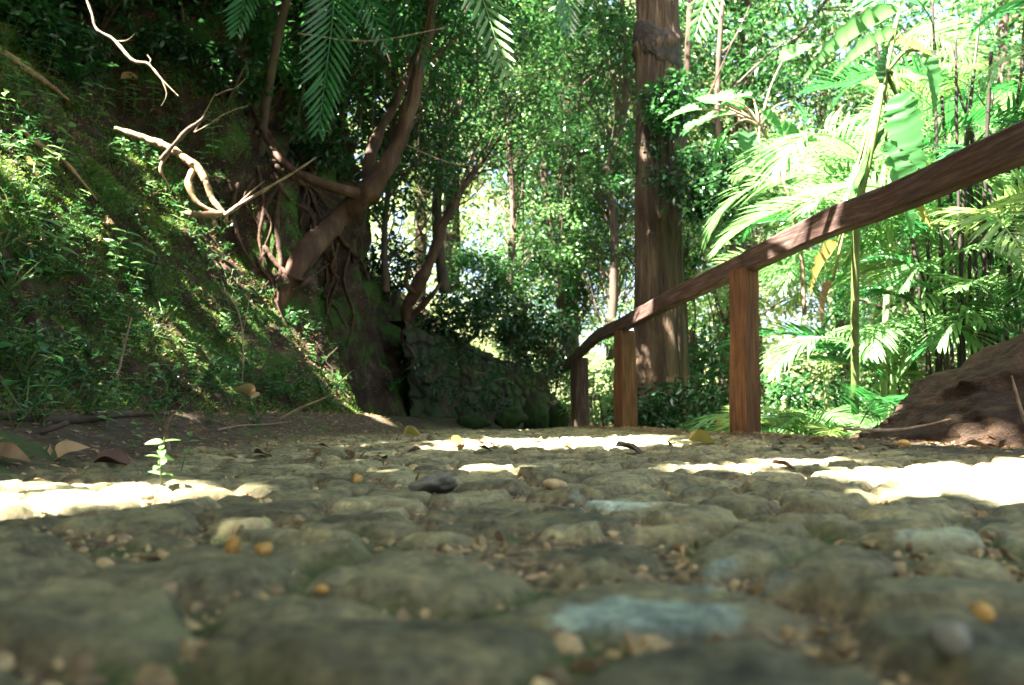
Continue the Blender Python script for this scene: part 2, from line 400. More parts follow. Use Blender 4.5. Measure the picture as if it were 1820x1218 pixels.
xs = np.concatenate([np.linspace(-2.0, -1.35, 50)[:-1], np.arange(-1.35, 1.3, .0095), np.linspace(1.3, 1.9, 46)])
ys = np.concatenate([np.linspace(-1.5, .18, 60)[:-1], np.arange(.18, 1.3, .0085), np.arange(1.3, 3, .012), np.arange(3, 6, .022), np.arange(6, 14, .06)])
X, Y = sheet(xs, ys, None)
Z, tn, gp, ms, pv, IX, IY = path_surface(X, Y)
def gpoint(px, py, z=0.015):
    r = ray(px, py)
    d = 2.0
    for _ in range(30):
        zz = float(zpath(d)) + z
        d = d + .5 * ((CAM_H - zz) / max(1e-3, -r.z / r.y) - d) if r.z < 0 else d
    return np.array([r.x / r.y * d, d, float(zpath(d)) + z])
bl = np.zeros(len(X))
for (px, py, k) in ((1290, 1012, 1.0), (1140, 1075, .95), (1070, 892, .95), (1700, 960, .45)):
    g = gpoint(px, py); j = np.argmin((X - g[0]) ** 2 + (Y - g[1]) ** 2)
    rr_ = np.hypot((X - g[0]) / (.062 if py > 950 else .08), (Y - g[1]) / (.055 if py > 950 else .10)) + .35 * fbm(X * 40, Y * 40, 3, 3, 5)
    bl = np.maximum(bl, k * (1 - smooth(.85, 1.05, rr_)) * (1 - gp) * (pv > .5))
path_me = mesh_data('path', np.stack([X, Y, Z], -1), grid_faces(len(ys), len(xs)), M['path'], {'tone': tn, 'gap': gp, 'moss': ms, 'blue': bl, 'earth': 1 - pv}, True)
path = tag(obj('path', path_me), 'uneven grey cobbled path with gravel and moss in its joints', None, None, 'structure')

# ------------------------------------------------------------------ left bank
yb = np.concatenate([np.linspace(-4, 1.0, 30)[:-1], np.arange(1.0, 5.4, .035), np.arange(5.4, 8.4, .025), np.linspace(8.4, 20, 90)])
db = np.concatenate([[-.12, -.06], np.linspace(0, 1.2, 60), np.linspace(1.2, 3.6, 95)[1:], np.linspace(3.6, 30, 60)[1:]])
D, YB = np.meshgrid(db, yb); D = D.ravel(); YB = YB.ravel()
XB = xfoot(YB) - D; ZB = hbank(np.maximum(D, 0), YB) - np.where(D < 0, .10, 0)
amp = smooth(0.0, .5, D)
roughk = 1 + 2.0 * smooth(5.7, 6.2, YB) * (1 - smooth(8.2, 9, YB))
nn = fbm(XB * 1.6, YB * 1.6, ZB * 1.6, 4, 81); n2 = fbm(XB * 6, YB * 6, ZB * 6, 4, 82); n3 = np.abs(fbm(XB * 3.2, YB * 3.2, ZB * 2.0, 3, 83))
dsp = (.16 * nn + .055 * n2 + .10 * n3) * amp * roughk
XB2 = XB + dsp * .75; ZB2 = ZB + dsp * .6
hill = tag(obj('hillside', mesh_data('hillside', np.stack([XB2, YB, ZB2], -1), grid_faces(len(yb), len(db)), M['soil'], None, True)), 'steep dark earth bank with moss left of the path', None, None, 'structure')

# ------------------------------------------------------------------ the rest of the ground
xg = np.concatenate([np.linspace(-90, -9, 30)[:-1], np.linspace(-9, 1.5, 60)[:-1], np.linspace(1.5, 12, 90)[:-1], np.linspace(12, 120, 40)])
yg = np.concatenate([np.linspace(-60, -4, 16)[:-1], np.linspace(-4, 18, 150)[:-1], np.linspace(18, 160, 50)])
XG, YG = np.meshgrid(xg, yg); XG = XG.ravel(); YG = YG.ravel()
left = XG < xfoot(YG)
ZG = np.where(left, hbank(np.maximum(xfoot(YG) - XG, 0), YG) - .5, hright(XG, YG))
ZG = np.maximum(ZG, -3.0 + 0 * ZG)
far = smooth(24, 60, np.hypot(XG - 5, YG))
ZG = ZG + far * 9 * smooth(10, 60, YG) * (1) + .10 * fbm(XG * .7, YG * .7, 0, 4, 91) * smooth(1.9, 3, np.abs(XG)) - .03
ZG = np.where((XG > -2.2) & (XG < 1.95) & (YG < 14), ZG - .08, ZG)
ground = tag(obj('ground', mesh_data('ground', np.stack([XG, YG, ZG], -1), grid_faces(len(yg), len(xg)), M['far_ground'], None, True)), 'forest floor falling away beyond the handrail', None, None, 'structure')

def bvh(me):
    n = len(me.vertices); v = np.empty(n * 3, np.float32); me.vertices.foreach_get('co', v)
    f = np.empty(len(me.loops), np.int32); me.loops.foreach_get('vertex_index', f)
    return BVHTree.FromPolygons(v.reshape(-1, 3).tolist(), f.reshape(-1, 4).tolist())
BV_H, BV_P, BV_G = bvh(hill.data), bvh(path_me), bvh(ground.data)
def cast(o, d):
    best = None
    for b, nm in ((BV_H, 'h'), (BV_P, 'p'), (BV_G, 'g')):
        r = b.ray_cast(o, d)
        if r[0] is not None and (best is None or r[3] < best[2]): best = (r[0], r[1] if r[1].dot(d) < 0 else -r[1], r[3], nm)
    return best
def hit(px, py): return cast(Vector((0, 0, CAM_H)), ray(px, py).normalized())
def drop(x, y, z0=9): return cast(Vector((x, y, z0)), Vector((0, 0, -1)))
def HP(px, py, lift=0.0, dflt=5.5):
    h = hit(px, py)
    return (h[0] + h[1] * lift) if h and h[2] < 12 else W(px, py, dflt)

# ------------------------------------------------------------------ stones: a lumpy rock template
def ico(sub=2):
    import bmesh
    bm = bmesh.new(); bmesh.ops.create_icosphere(bm, subdivisions=sub, radius=1.0)
    V = np.array([v.co[:] for v in bm.verts]); F = np.array([[v.index for v in f.verts] for f in bm.faces]); bm.free(); return V, F
IC1, IC2, IC4 = ico(1), ico(2), ico(4)
def rock(seed, sub=IC2, amp=.3, sx=1, sy=1, sz=.7, facet=0.0, fs=1.3):
    V, F = sub; k = 1 + amp * fbm(V[:, 0] * fs + seed, V[:, 1] * fs, V[:, 2] * fs, 3, seed)
    Vn = V * k[:, None] * np.array([sx, sy, sz])
    if facet: Vn = Vn * (1 - facet) + np.round(Vn * 3) / 3 * facet
    return Vn, F

# gravel in the joints: one uncountable mass
mb = MB(); n = 30000
gx = RNG.uniform(-1.35, 1.35, n); gy = .3 + 5.2 * RNG.random(n) ** 1.7
gz, _, ggap, _, gpav, _, _ = path_surface(gx, gy)
keep = ((ggap > .45) & (gpav > .5)) | (RNG.random(n) < .006) | ((gpav < .5) & (RNG.random(n) < .03))
gx, gy, gz = gx[keep], gy[keep], gz[keep]; n = len(gx)
sz = (.0022 + .0080 * RNG.random(n) ** 1.9) * (1 + .5 * (gy > 2.5))
for k in range(6):
    i = np.arange(n) % 6 == k; V, F = rock(k * 7 + 1, IC1, .9, 1, .85, .6)
    R = frames(RNG.normal(size=(i.sum(), 3)) * (1, 1, .3), RNG.uniform(0, 6, i.sum()))
    mb.add(*scatter(V, F, np.stack([gx, gy, gz + sz * .15], -1)[i], R, sz[i][:, None] * RNG.uniform(.45, 1.35, (i.sum(), 3)), RNG.random(i.sum())))
tag(mb.build('gravel', M['gravel']), 'loose tan gravel between the cobbles', 'gravel', None, 'stuff')
# individual loose stones on the path
def stone(name, px, py, size, seed, mat, label, cat='stone', shape=(1, .85, .7), group=None, amp=.3, tone=.5, sink=.25):
    p = HP(px, py); V, F = rock(seed, IC4 if size > .05 else IC2, amp, *shape)
    V2 = V * size; tn = np.clip(tone + .3 * fbm(V[:, 0] * 3, V[:, 1] * 3, V[:, 2] * 3, 3, seed), 0, 1)
    o = obj(name, mesh_data(name, V2, F, mat, tn, True)); o.location = p + Vector((0, 0, size * shape[2] * (1 - 2 * sink))); o.rotation_euler = (random.uniform(-.2, .2), random.uniform(-.2, .2), random.uniform(0, 6))
    return tag(o, label, cat, group)
stone('pebble', 414, 982, .0085, 3, M['amber'], 'small orange brown pebble standing on a cobble, left one of a pair', 'pebble', (.9, .8, 1.2), tone=.3)
stone('pebble', 468, 982, .0085, 4, M['amber'], 'small yellow pebble on a cobble just right of the orange brown one', 'pebble', (1.2, .9, .7), tone=.9)
stone('pebble', 572, 1052, .005, 5, M['amber'], 'tiny orange pebble alone on a grey cobble in the blurred foreground', 'pebble', tone=.8)
stone('pebble', 636, 856, .011, 6, M['amber'], 'knobbly tan pebble resting on a cobble behind the pebble pair', 'pebble', (1, .9, 1), amp=.6, tone=.6)
stone('pebble', 1745, 1098, .008, 7, M['amber'], 'blurred bright yellow pebble at the lower right of the path', 'pebble', tone=1)
stone('pebble', 1606, 793, .018, 8, M['amber'], 'round yellowish pebble on the earth in front of the brown mound', 'pebble', (1.2, 1, .8), tone=.9)
stone('pebble', 1288, 756, .045, 9, M['amber'], 'rounded tan stone beside the foot of the nearest handrail post', 'stone', (1.2, .9, .75), tone=.15)
stone('rock', 765, 868, .052, 10, M['grey_rock'], 'dark angular grey rock standing proud of the cobbles near a sunny patch', 'rock', (1.35, .8, .34), amp=.8, tone=.3, sink=.4)
stone('rock', 735, 835, .014, 12, M['gravel'], 'small pale rounded stone behind the dark angular rock', 'stone', (1.3, 1, .6), tone=.9)
stone('rock', 985, 868, .018, 13, M['gravel'], 'small pale stone in a joint right of the dark angular rock', 'stone', (1.3, 1, .6), tone=.9)
stone('rock', 1690, 1150, .009, 14, M['grey_rock'], 'blurred pinkish white stone at the lower right foreground', 'stone', (1.1, 1, .9), amp=.6, tone=1.0)

# ------------------------------------------------------------------ handrail
def beam(pts, hgt, thk, seed, n=40, top=True):
    """a sawn timber along pts (the top edge line), local z kept near vertical; returns V,F"""
    P = spline(pts, n); T = np.gradient(P, axis=0); T /= np.linalg.norm(T, axis=1)[:, None]
    S = np.cross(T, (0, 0, 1.0)); S /= np.linalg.norm(S, axis=1)[:, None]; U = np.cross(S, T)
    ring = []
    c = .008
    for (a, b) in ((-.5, -c), (-.5 + c / thk, 0), (.0, .002), (.5 - c / thk, 0), (.5, -c), (.5, -hgt * .33), (.5, -hgt * .66), (.5, -hgt + c), (.5 - c / thk, -hgt), (0, -hgt), (-.5 + c / thk, -hgt), (-.5, -hgt + c), (-.5, -hgt * .66), (-.5, -hgt * .33)):
        ring.append(P + S * (a * thk) + U * b)
    V = np.stack(ring, 1); k = V.shape[1]
    d = .012 * fbm(V[..., 0] * 2.5, V[..., 1] * 2.5, V[..., 2] * 6, 3, seed) + .004 * fbm(V[..., 0] * 20, V[..., 1] * 20, V[..., 2] * 40, 3, seed + 1)
    V = V + (U[:, None, :] + S[:, None, :] * .6) * d[..., None]
    V = V.reshape(-1, 3); F = [grid_faces(n, k, True)]
    c0 = len(V); V = np.vstack([V, P[0] - U[0] * hgt / 2, P[-1] - U[-1] * hgt / 2]); j = np.arange(k); j2 = (j + 1) % k
    F.append(np.vstack([np.stack([np.full(k, c0), j2, j], -1), np.stack([np.full(k, c0 + 1), (n - 1) * k + j, (n - 1) * k + j2], -1)]))
    return V, F
def align_z(V, a, b):
    """express V in a frame whose origin is a and whose z runs along a->b; returns V', matrix"""
    z = Vector(b) - Vector(a); q = z.to_track_quat('Z', 'Y'); m = Matrix.Translation(Vector(a)) @ q.to_matrix().to_4x4(); mi = np.array(m.inverted())
    return V @ mi[:3, :3].T + mi[:3, 3], m
def timber(name, pts, hgt, thk, seed, mat, parent, n=40):
    V, F = beam(pts, hgt, thk, seed, n); V, m = align_z(V, pts[0], pts[-1])
    o = obj(name, mesh_data(name, V, F, mat, np.full(len(V), .5), False), parent); o.matrix_local = m; return o
def post(name, x, y, zb, zt, wd, dp, ang, seed, mat, parent, lean=(0, 0)):
    n = 40; t = np.linspace(0, 1, n); a = np.array([(-.5, -.44), (-.45, -.5), (-.15, -.5), (.15, -.5), (.45, -.5), (.5, -.44), (.5, -.1), (.5, .1), (.5, .44), (.45, .5), (0, .5), (-.45, .5), (-.5, .44), (-.5, .15), (-.5, -.15)])
    c, s = math.cos(ang), math.sin(ang); k = len(a)
    A = np.stack([a[:, 0] * wd * c - a[:, 1] * dp * s, a[:, 0] * wd * s + a[:, 1] * dp * c], -1)
    taper = 1.10 - .12 * t
    V = np.zeros((n, k, 3)); V[..., 0] = A[None, :, 0] * taper[:, None] + lean[0] * t[:, None]; V[..., 1] = A[None, :, 1] * taper[:, None] + lean[1] * t[:, None]; V[..., 2] = (t * (zt - zb))[:, None]
    d = .006 * fbm(V[..., 0] * 4, V[..., 1] * 4, V[..., 2] * 3 + seed, 3, seed) + .004 * fbm(V[..., 0] * 50, V[..., 1] * 50, V[..., 2] * 5, 3, seed + 1)
    r = np.linalg.norm(V[..., :2], axis=-1)[..., None] + 1e-6; V[..., :2] *= 1 + d[..., None] / r
    V = V.reshape(-1, 3); F = [grid_faces(n, k, True)]; c0 = len(V); V = np.vstack([V, (0, 0, 0), (lean[0], lean[1], zt - zb)]); j = np.arange(k); j2 = (j + 1) % k
    F.append(np.vstack([np.stack([np.full(k, c0), j2, j], -1), np.stack([np.full(k, c0 + 1), (n - 1) * k + j, (n - 1) * k + j2], -1)]))
    o = obj(name, mesh_data(name, V, F, mat, np.full(len(V), .5), False), parent); o.location = (x, y, zb); return o
hr = empty('wooden_handrail', (0, 0, 0), 'rustic brown timber handrail on square posts along the right of the path', 'handrail')
RT = [W(1820, 222, 2.2), W(1600, 322, 2.8), W(1450, 385, 3.3), W(1330, 448, 3.95), W(1200, 514, 4.9), W(1140, 547, 5.55), W(1105, 566, 5.95), W(1060, 590, 7.2), W(1028, 622, 8.4), W(1004, 648, 10.4)]
dir0 = (RT[0] - RT[1]); near = RT[0] + dir0 * 1.6
timber('rail', [near, RT[0], RT[1], RT[2], RT[3]], .108, .065, 5, M['wood'], hr, 70)
timber('rail', [RT[3] + Vector((-.002, .006, -.004)), RT[4], RT[5], RT[6], RT[6] + (RT[7] - RT[6]) * .1], .104, .065, 9, M['wood'], hr, 50)
timber('rail', [RT[6] + (RT[7] - RT[6]) * .12, RT[7], RT[8], RT[9]], .10, .065, 12, M['wood'], hr, 40)
def rail_at(y):
    R = [near] + RT; ysn = [p.y for p in R]; return np.interp(y, ysn, [p.x for p in R]), np.interp(y, ysn, [p.z for p in R])
for y, wd, dp, an, lean in ((3.93, .108, .10, .62, (.02, 0)), (5.93, .125, .12, .45, (.0, 0)), (8.3, .13, .13, .2, (.01, 0)), (8.9, .10, .10, .1, (-.02, 0)), (1.75, .12, .12, .4, (0, 0))):
    x, z = rail_at(y); x += .012
    post('post', float(x) - lean[0] - (.045 if y < 4.5 and y > 3 else 0), y + .01, float(hright(np.array([x]), np.array([y]))[0]) - .12, float(z) - .100, wd, dp, an, int(y * 10), M['post_wood'] if y < 7 else M['wood'], hr, lean)
ff = empty('low_fence', (0, 0, 0), 'small distant fence of short dark posts between the handrail posts', 'fence')
a, b = W(1035, 700, 14), W(1098, 706, 12.6)
timber('rail', [a, b], .09, .06, 3, M['bark_grey'], ff, 8)
for px in (1047, 1072, 1092):
    p = W(px, 704, 13.5); post('post', p.x, p.y, -.25, p.z, .09, .09, .3, px, M['bark_grey'], ff)

# ------------------------------------------------------------------ earth mound on the right
V, F = ico(6); k = 1 + .22 * fbm(V[:, 0] * 1.8, V[:, 1] * 1.8, V[:, 2] * 3.5, 5, 101) + .09 * np.abs(fbm(V[:, 0] * 4, V[:, 1] * 4, V[:, 2] * 14, 4, 102)) + .05 * fbm(V[:, 0] * 11, V[:, 1] * 11, V[:, 2] * 18, 5, 107)
V = V * k[:, None]; V = np.stack([V[:, 0] * 1.05, V[:, 1] * .75, V[:, 2] * .50 + .10 * V[:, 0]], -1)
o = obj('earth_mound', mesh_data('earth_mound', V, F, M['mound'], None, True)); o.location = (2.42, 3.40, .03); o.rotation_euler = (0, -.10, .12)
tag(o, 'rough dark brown earth mound below the handrail at the right edge', 'mound')

# ------------------------------------------------------------------ stone wall and boulders at the bend
def wall():
    A, B = np.array([-1.02, 7.9]), np.array([.66, 12.4]); L = np.linalg.norm(B - A); u = (B - A) / L; nrm = np.array([u[1], -u[0]])
    su = np.linspace(0, L, 300); sv = np.linspace(0, 1, 90); Sx, Sv = np.meshgrid(su, sv); Sx = Sx.ravel(); Sv = Sv.ravel()
    H = np.interp(Sx, [0, .5, 2.2, 3.5, L], [1.15, 1.10, 1.05, .98, .92]) + .05 * fbm(Sx * 3, Sx * 0, 0, 3, 7)
    zz = Sv * H; f1, f2, ix, iy, ox, oy = voronoi(Sx, zz, .26, .16, 61, .03, 6)
    s = smooth(.03, .30, f2 - f1); r = _h(ix, iy, ix * 0, 3)
    out = s * (.035 + .03 * r) + .05 * fbm(Sx * 4, zz * 4, 0, 4, 5) - .10 * Sv
    out = np.where(Sv > .985, -.30, out)
    x = A[0] + u[0] * Sx + nrm[0] * out; y = A[1] + u[1] * Sx + nrm[1] * out
    m, t, b, o_ = mat_new('mossy wall stone')
    c = ramp(t, attr(t, 'tone'), [(0, (.009, .007, .005)), (.5, (.022, .017, .012)), (1, (.050, .040, .026))])
    mo = ramp(t, noise_fac(t, 2.1, 6, .65), [(.40, (0, 0, 0)), (.58, (1, 1, 1))])
    c = mixc(t, mo, c, (.020, .040, .009))
    t.links.new(c, b.inputs['Base Color']); b.inputs['Roughness'].default_value = .9; bump(t, noise_fac(t, 24, 8, .7), b, .7, .02)
    w_ = empty('stone_wall', (A[0], A[1], 0), 'low mossy dry stone retaining wall at the bend of the path', 'wall')
    me = mesh_data('masonry', np.stack([x - A[0], y - A[1], zz + zpath(y) - .03], -1), grid_faces(90, 300), m, np.clip(s * (.25 + .75 * r), 0, 1), True)
    obj('masonry', me, w_); return w_, A, u, nrm, L, m
wl, WA, WU, WN, WL, wall_m = wall()
M['wall_stone'] = wall_m
moss_rock = rough_mat('mossy boulder', [(.3, (.018, .014, .010)), (.7, (.06, .048, .032))], 6, None, .9, .9, .04, moss=(.022, .045, .009), moss_scale=1.8, moss_lo=.42)
def boulder(px, py, d, s, shape, seed, label):
    V, F = rock(seed, IC4, .6, *shape); o = obj('boulder', mesh_data('boulder', V * s, F, moss_rock, None, True)); p = W(px, py, d); o.location = p; return tag(o, label, 'boulder')
boulder(905, 745, 9.1, .17, (1, .8, .95), 21, 'rounded mossy boulder leaning on the wall, left one of three')
boulder(950, 740, 9.6, .19, (.8, .8, 1.3), 22, 'tall mossy boulder standing between two others at the wall')
boulder(992, 748, 10.2, .18, (.8, .8, 1.1), 23, 'dark mossy boulder closest to the far handrail posts')
boulder(840, 752, 8.6, .15, (1.4, .8, .6), 24, 'flat dark mossy rock at the foot of the stone wall')

# ------------------------------------------------------------------ fronds
def frond_mesh(name, L=1.0, n=26, ll=.30, lw=.022, el0=1.2, arch=1.5, droop=.5, mat=None, seed=0, start=.18, ang=.9, rr=.006, vee=.25, seg=4):
    rg = np.random.default_rng(seed); m = 24; t = np.linspace(0, 1, m); el = el0 - arch * t ** 1.15
    P = np.zeros((m, 3)); ds = L / (m - 1)
    for i in range(1, m): P[i] = P[i - 1] + ds * np.array([math.cos(el[i]), .10 * math.sin(seed + t[i] * 2), math.sin(el[i])])
    mb = MB(); mb.add(*tube(P, [rr, rr * .7, rr * .25], 6, spl=False), tone=.9)
    T, F = leaf_grid(seg, 1.0, .05, .0, .8)
    for side in (-1, 1):
        tt = np.linspace(start, .985, n) + rg.normal(0, .003, n); B = np.stack([np.interp(tt, t, P[:, k]) for k in range(3)], -1)
        tan = np.stack([np.interp(tt, t, np.gradient(P, axis=0)[:, k]) for k in range(3)], -1); tan /= np.linalg.norm(tan, axis=1)[:, None]
        S = np.tile([0, side * 1.0, 0], (n, 1)); up = np.cross(tan, S) * side; up[:, :] *= np.sign(up[:, 2:3] + 1e-6)
        a = ang * (1 - .45 * tt) + rg.normal(0, .05, n); Dr = tan * np.cos(a)[:, None] + S * np.sin(a)[:, None] + up * vee + np.array([0, 0, -1]) * rg.uniform(.0, .25, n)[:, None] * droop
        ln = ll * np.sin(np.pi * np.clip((tt - start) / (1 - start) * .86 + .13, 0, 1)) ** .7 * rg.uniform(.9, 1.08, n)
        Rm = frames(Dr, rg.normal(0, .25, n)); Tc = T.copy(); 
        sc = np.stack([ln, np.full(n, lw), ln], -1); Tc[:, 2] = Tc[:, 2] * .2 - droop * .35 * T[:, 0] ** 2
        V, Fs, tn = scatter(Tc, F, B, Rm, sc, np.clip(rg.normal(.5, .2, n), 0, 1)); mb.add(V, Fs, tn)
    return mb.data(name, mat)
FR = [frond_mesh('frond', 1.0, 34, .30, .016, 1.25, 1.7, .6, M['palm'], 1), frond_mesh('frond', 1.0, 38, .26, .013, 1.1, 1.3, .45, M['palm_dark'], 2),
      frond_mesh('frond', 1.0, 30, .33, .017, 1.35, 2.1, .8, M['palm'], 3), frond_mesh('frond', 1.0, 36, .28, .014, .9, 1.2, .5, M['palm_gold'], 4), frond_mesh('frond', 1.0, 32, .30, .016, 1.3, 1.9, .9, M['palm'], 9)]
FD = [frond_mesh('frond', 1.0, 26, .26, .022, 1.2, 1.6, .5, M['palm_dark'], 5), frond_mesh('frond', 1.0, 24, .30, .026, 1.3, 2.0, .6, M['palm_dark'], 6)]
def palm(loc, nf, L, label, group, data=FR, name='palm_plant', seed=0, trunk=0.0, el=(.0, .5), az=None, cat='palm', stem_mat='stem', r0=.03, stems=None):
    rg = random.Random(seed); root = empty(name, loc, label, cat, group, (0, 0, rg.uniform(0, 6) if az is None else 0))
    if trunk > 0:
        mb = MB(); bx = [rg.uniform(-.1, .1) * trunk, rg.uniform(-.1, .1) * trunk]
        mb.add(*tube([(0, 0, -.15), (bx[0] * .4, bx[1] * .4, trunk * .5), (bx[0], bx[1], trunk)], [r0 * 1.3, r0, r0 * .8], 10, 24, .15, 8, seed)); mb.build('trunk', M[stem_mat], root, True)
    else: bx = [0, 0]
    for i in range(nf):
        a = (i * 2.399 + rg.uniform(-.3, .3)) if az is None else rg.uniform(*az)
        o = obj('frond', data[i % len(data)], root, (bx[0] + .01 * math.cos(a), bx[1] + .01 * math.sin(a), max(0, trunk - rg.uniform(0, .1))), None)
        o.rotation_euler = (rg.uniform(-.2, .2), rg.uniform(*el), a); s = L * rg.uniform(.7, 1.1); o.scale = (s, s, s)
    return root
G1 = 'feathery palms beyond the handrail'
def gz_at(x, y):
    r = drop(x, y); return r[0].z if r else 0.0
# px, depth, fronds, length, trunk height, label
pal = [(1405, 4.9, 12, .85, 0.0, 'low sunlit feather palm just right of the nearest handrail post'),
       (1490, 4.5, 14, .9, 0.0, 'bleached bright feather palm at ground level left of the earth mound'),
       (1570, 5.2, 14, 1.15, .5, 'sunlit feather palm rising behind the earth mound'),
       (1470, 6.6, 12, 1.25, 1.3, 'arching palm with long pale fronds above the handrail, nearest the big tree'),
       (1555, 5.6, 15, 1.5, 1.8, 'tall arching palm whose fronds fill the sunny upper right'),
       (1675, 5.8, 14, 1.4, 1.6, 'tall feather palm among the dark canes at the right'),
       (1780, 4.9, 12, 1.6, 1.2, 'green feather palm at the right edge above the handrail'),
       (1640, 7.5, 14, 1.7, 1.9, 'distant tall palm seen between the dark canes'),
       (1500, 8.0, 14, 1.6, 2.5, 'distant tall palm behind the sunlit arching ones'),
       (1840, 6.6, 12, 2.0, 2.4, 'tall palm reaching into the top right corner'),
       (1345, 7.2, 10, .9, .0, 'shaded low palm behind the nearest handrail post'),
       (1235, 6.2, 7, .45, .0, 'small dark palm seedling between the big tree and the nearest post')]
for i, (px, d, nf, L, tr, lab) in enumerate(pal):
    x = (px - 910) / FPX * d * 1.0; z = gz_at(x, d)
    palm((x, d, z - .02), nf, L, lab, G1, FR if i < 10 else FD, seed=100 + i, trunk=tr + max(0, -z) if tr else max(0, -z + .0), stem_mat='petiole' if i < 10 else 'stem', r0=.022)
# the palm whose fronds hang into the top of the picture
hp = empty('overhanging_palm', W(455, 330, 6.4), 'slim palm on the left bank whose fronds hang into the top of the picture', 'palm')
b0 = np.array(hp.location); top = np.array(W(560, -190, 5.4)); mb = MB()
mb.add(*tube([b0 * 0, (top - b0) * (.35, .4, .5), top - b0], [.04, .035, .03], 10, 30, .12, 8, 3)); mb.build('trunk', M['bark_grey'], hp, True)
def hang_frond(name, p0, p1, bow, n, ll, lw, mat, parent, seed, facing=(0, -1, 0), org=(0, 0, 0)):
    rg = np.random.default_rng(seed); p0, p1 = np.array(p0), np.array(p1); mid = (p0 + p1) / 2 + np.array(bow); P = spline([p0, mid, p1], 24) - org; t = np.linspace(0, 1, 24)
    mb = MB(); mb.add(*tube(P, [.006, .004, .0015], 6, spl=False), tone=.9); T, F = leaf_grid(4, 1.0, .08, .0, .8); G = np.gradient(P, axis=0)
    for side in (-1, 1):
        tt = np.linspace(.12, .98, n); B = np.stack([np.interp(tt, t, P[:, k]) for k in range(3)], -1); tan = np.stack([np.interp(tt, t, G[:, k]) for k in range(3)], -1); tan /= np.linalg.norm(tan, axis=1)[:, None]
        S = np.cross(tan, facing) * side; S /= np.linalg.norm(S, axis=1)[:, None]; a = 1.05 * (1 - .45 * tt) + rg.normal(0, .05, n)
        Dr = tan * np.cos(a)[:, None] + S * np.sin(a)[:, None] + np.array([0, 0, -.18]); ln = ll * np.sin(np.pi * (tt * .84 + .12)) ** .6 * rg.uniform(.9, 1.1, n)
        Rm = frames(Dr, None, np.array(facing) * -1.0 + np.array([0, 0, .25])); Tc = T.copy(); Tc[:, 2] = -.18 * T[:, 0] ** 2 + T[:, 2] * .1
        V, Fs, tn = scatter(Tc, F, B, Rm, np.stack([ln, np.full(n, lw), ln], -1), np.clip(rg.normal(.5, .2, n), 0, 1)); mb.add(V, Fs, tn)
    return mb.build(name, mat, parent)
for (a, b, d, bow, n, ll, lw, mt, sd_) in ((( 600, -120), (566, 235), 5.0, (.05, -.1, .05), 26, .30, .022, 'palm_dark', 1), ((720, -150), (905, 150), 5.0, (.10, 0, .15), 20, .24, .026, 'palm', 2), ((480, -150), (420, 60), 5.2, (0, 0, .05), 22, .25, .022, 'palm_dark', 3),
        ((560, -180), (690, 90), 5.6, (0, 0, .08), 22, .25, .022, 'palm_dark', 4), ((980, -160), (1010, 60), 6.0, (.05, 0, .05), 20, .26, .022, 'palm_dark', 5), ((1330, -160), (1235, 65), 5.0, (.0, 0, .12), 18, .26, .026, 'palm', 6), ((640, -120), (760, 120), 6.3, (0, 0, .1), 20, .3, .022, 'palm_dark', 7)):
    hang_frond('frond', W(a[0], a[1], d), W(b[0], b[1], d - .2), bow, n, ll, lw, M[mt], hp, sd_, org=b0)
# the frond that throws the stripes on the rail, part of a palm standing outside the picture on the right
cpos = Vector((2.1, -.4, 0)); op = empty('arching_palm', cpos, 'palm beside the path outside the picture shading the handrail', 'palm'); c0 = np.array(cpos)
mb = MB(); mb.add(*tube([(0, 0, -.1), (-.1, .1, 1.3), (-.15, .2, 2.3)], [.05, .045, .04], 10, 24, .1, 8, 9)); mb.build('trunk', M['bark_grey'], op, True)
R_ = np.array(W(1470, 400, 3.3)); q = R_ + np.array(TS) * 1.9
hang_frond('frond', c0 + (-.15, .2, 2.3), q + (-.35, .55, -.12), (0, 0, .35), 18, .50, .037, M['palm'], op, 21, (0, -.3, 1), org=c0)
for k, (dx, dy, dz) in enumerate(((1.3, 1.3, -.2), (.6, -1.4, -.2), (-1.2, -1.1, -.3), (1.5, -.3, -.3))):
    hang_frond('frond', c0 + (-.15, .2, 2.3), c0 + (-.15 + dx, .2 + dy, 2.3 + dz), (0, 0, .4), 22, .40, .03, M['palm'], op, 30 + k, (0, 0, 1), org=c0)

# ------------------------------------------------------------------ trees
def clusters(centers, rad, per, size, rg, T=DIA, F=DIA_F, squash=.7, droop=.35, wscale=1.0):
    """leaves in clumps round the centres"""
    C = np.repeat(np.asarray(centers), per, axis=0); rr = np.repeat(np.broadcast_to(np.asarray(rad, float), (len(centers),)), per)
    off = rg.normal(size=C.shape); off /= np.linalg.norm(off, axis=1)[:, None]; off *= (rr * rg.random(len(C)) ** .5)[:, None]; off[:, 2] *= squash
    P = C + off; D = off / (np.linalg.norm(off, axis=1)[:, None] + 1e-6) + rg.normal(size=C.shape) * .8; D[:, 2] = D[:, 2] * .6 - droop
    R = frames(D, rg.normal(0, .7, len(C))); s = size * rg.uniform(.6, 1.25, len(C))
    base = np.repeat(rg.uniform(.1, .9, len(centers)), per)
    return scatter(T, F, P, R, np.stack([s, s * wscale, s], -1), np.clip(base * .6 + rg.uniform(0, .5, len(C)), 0, 1))
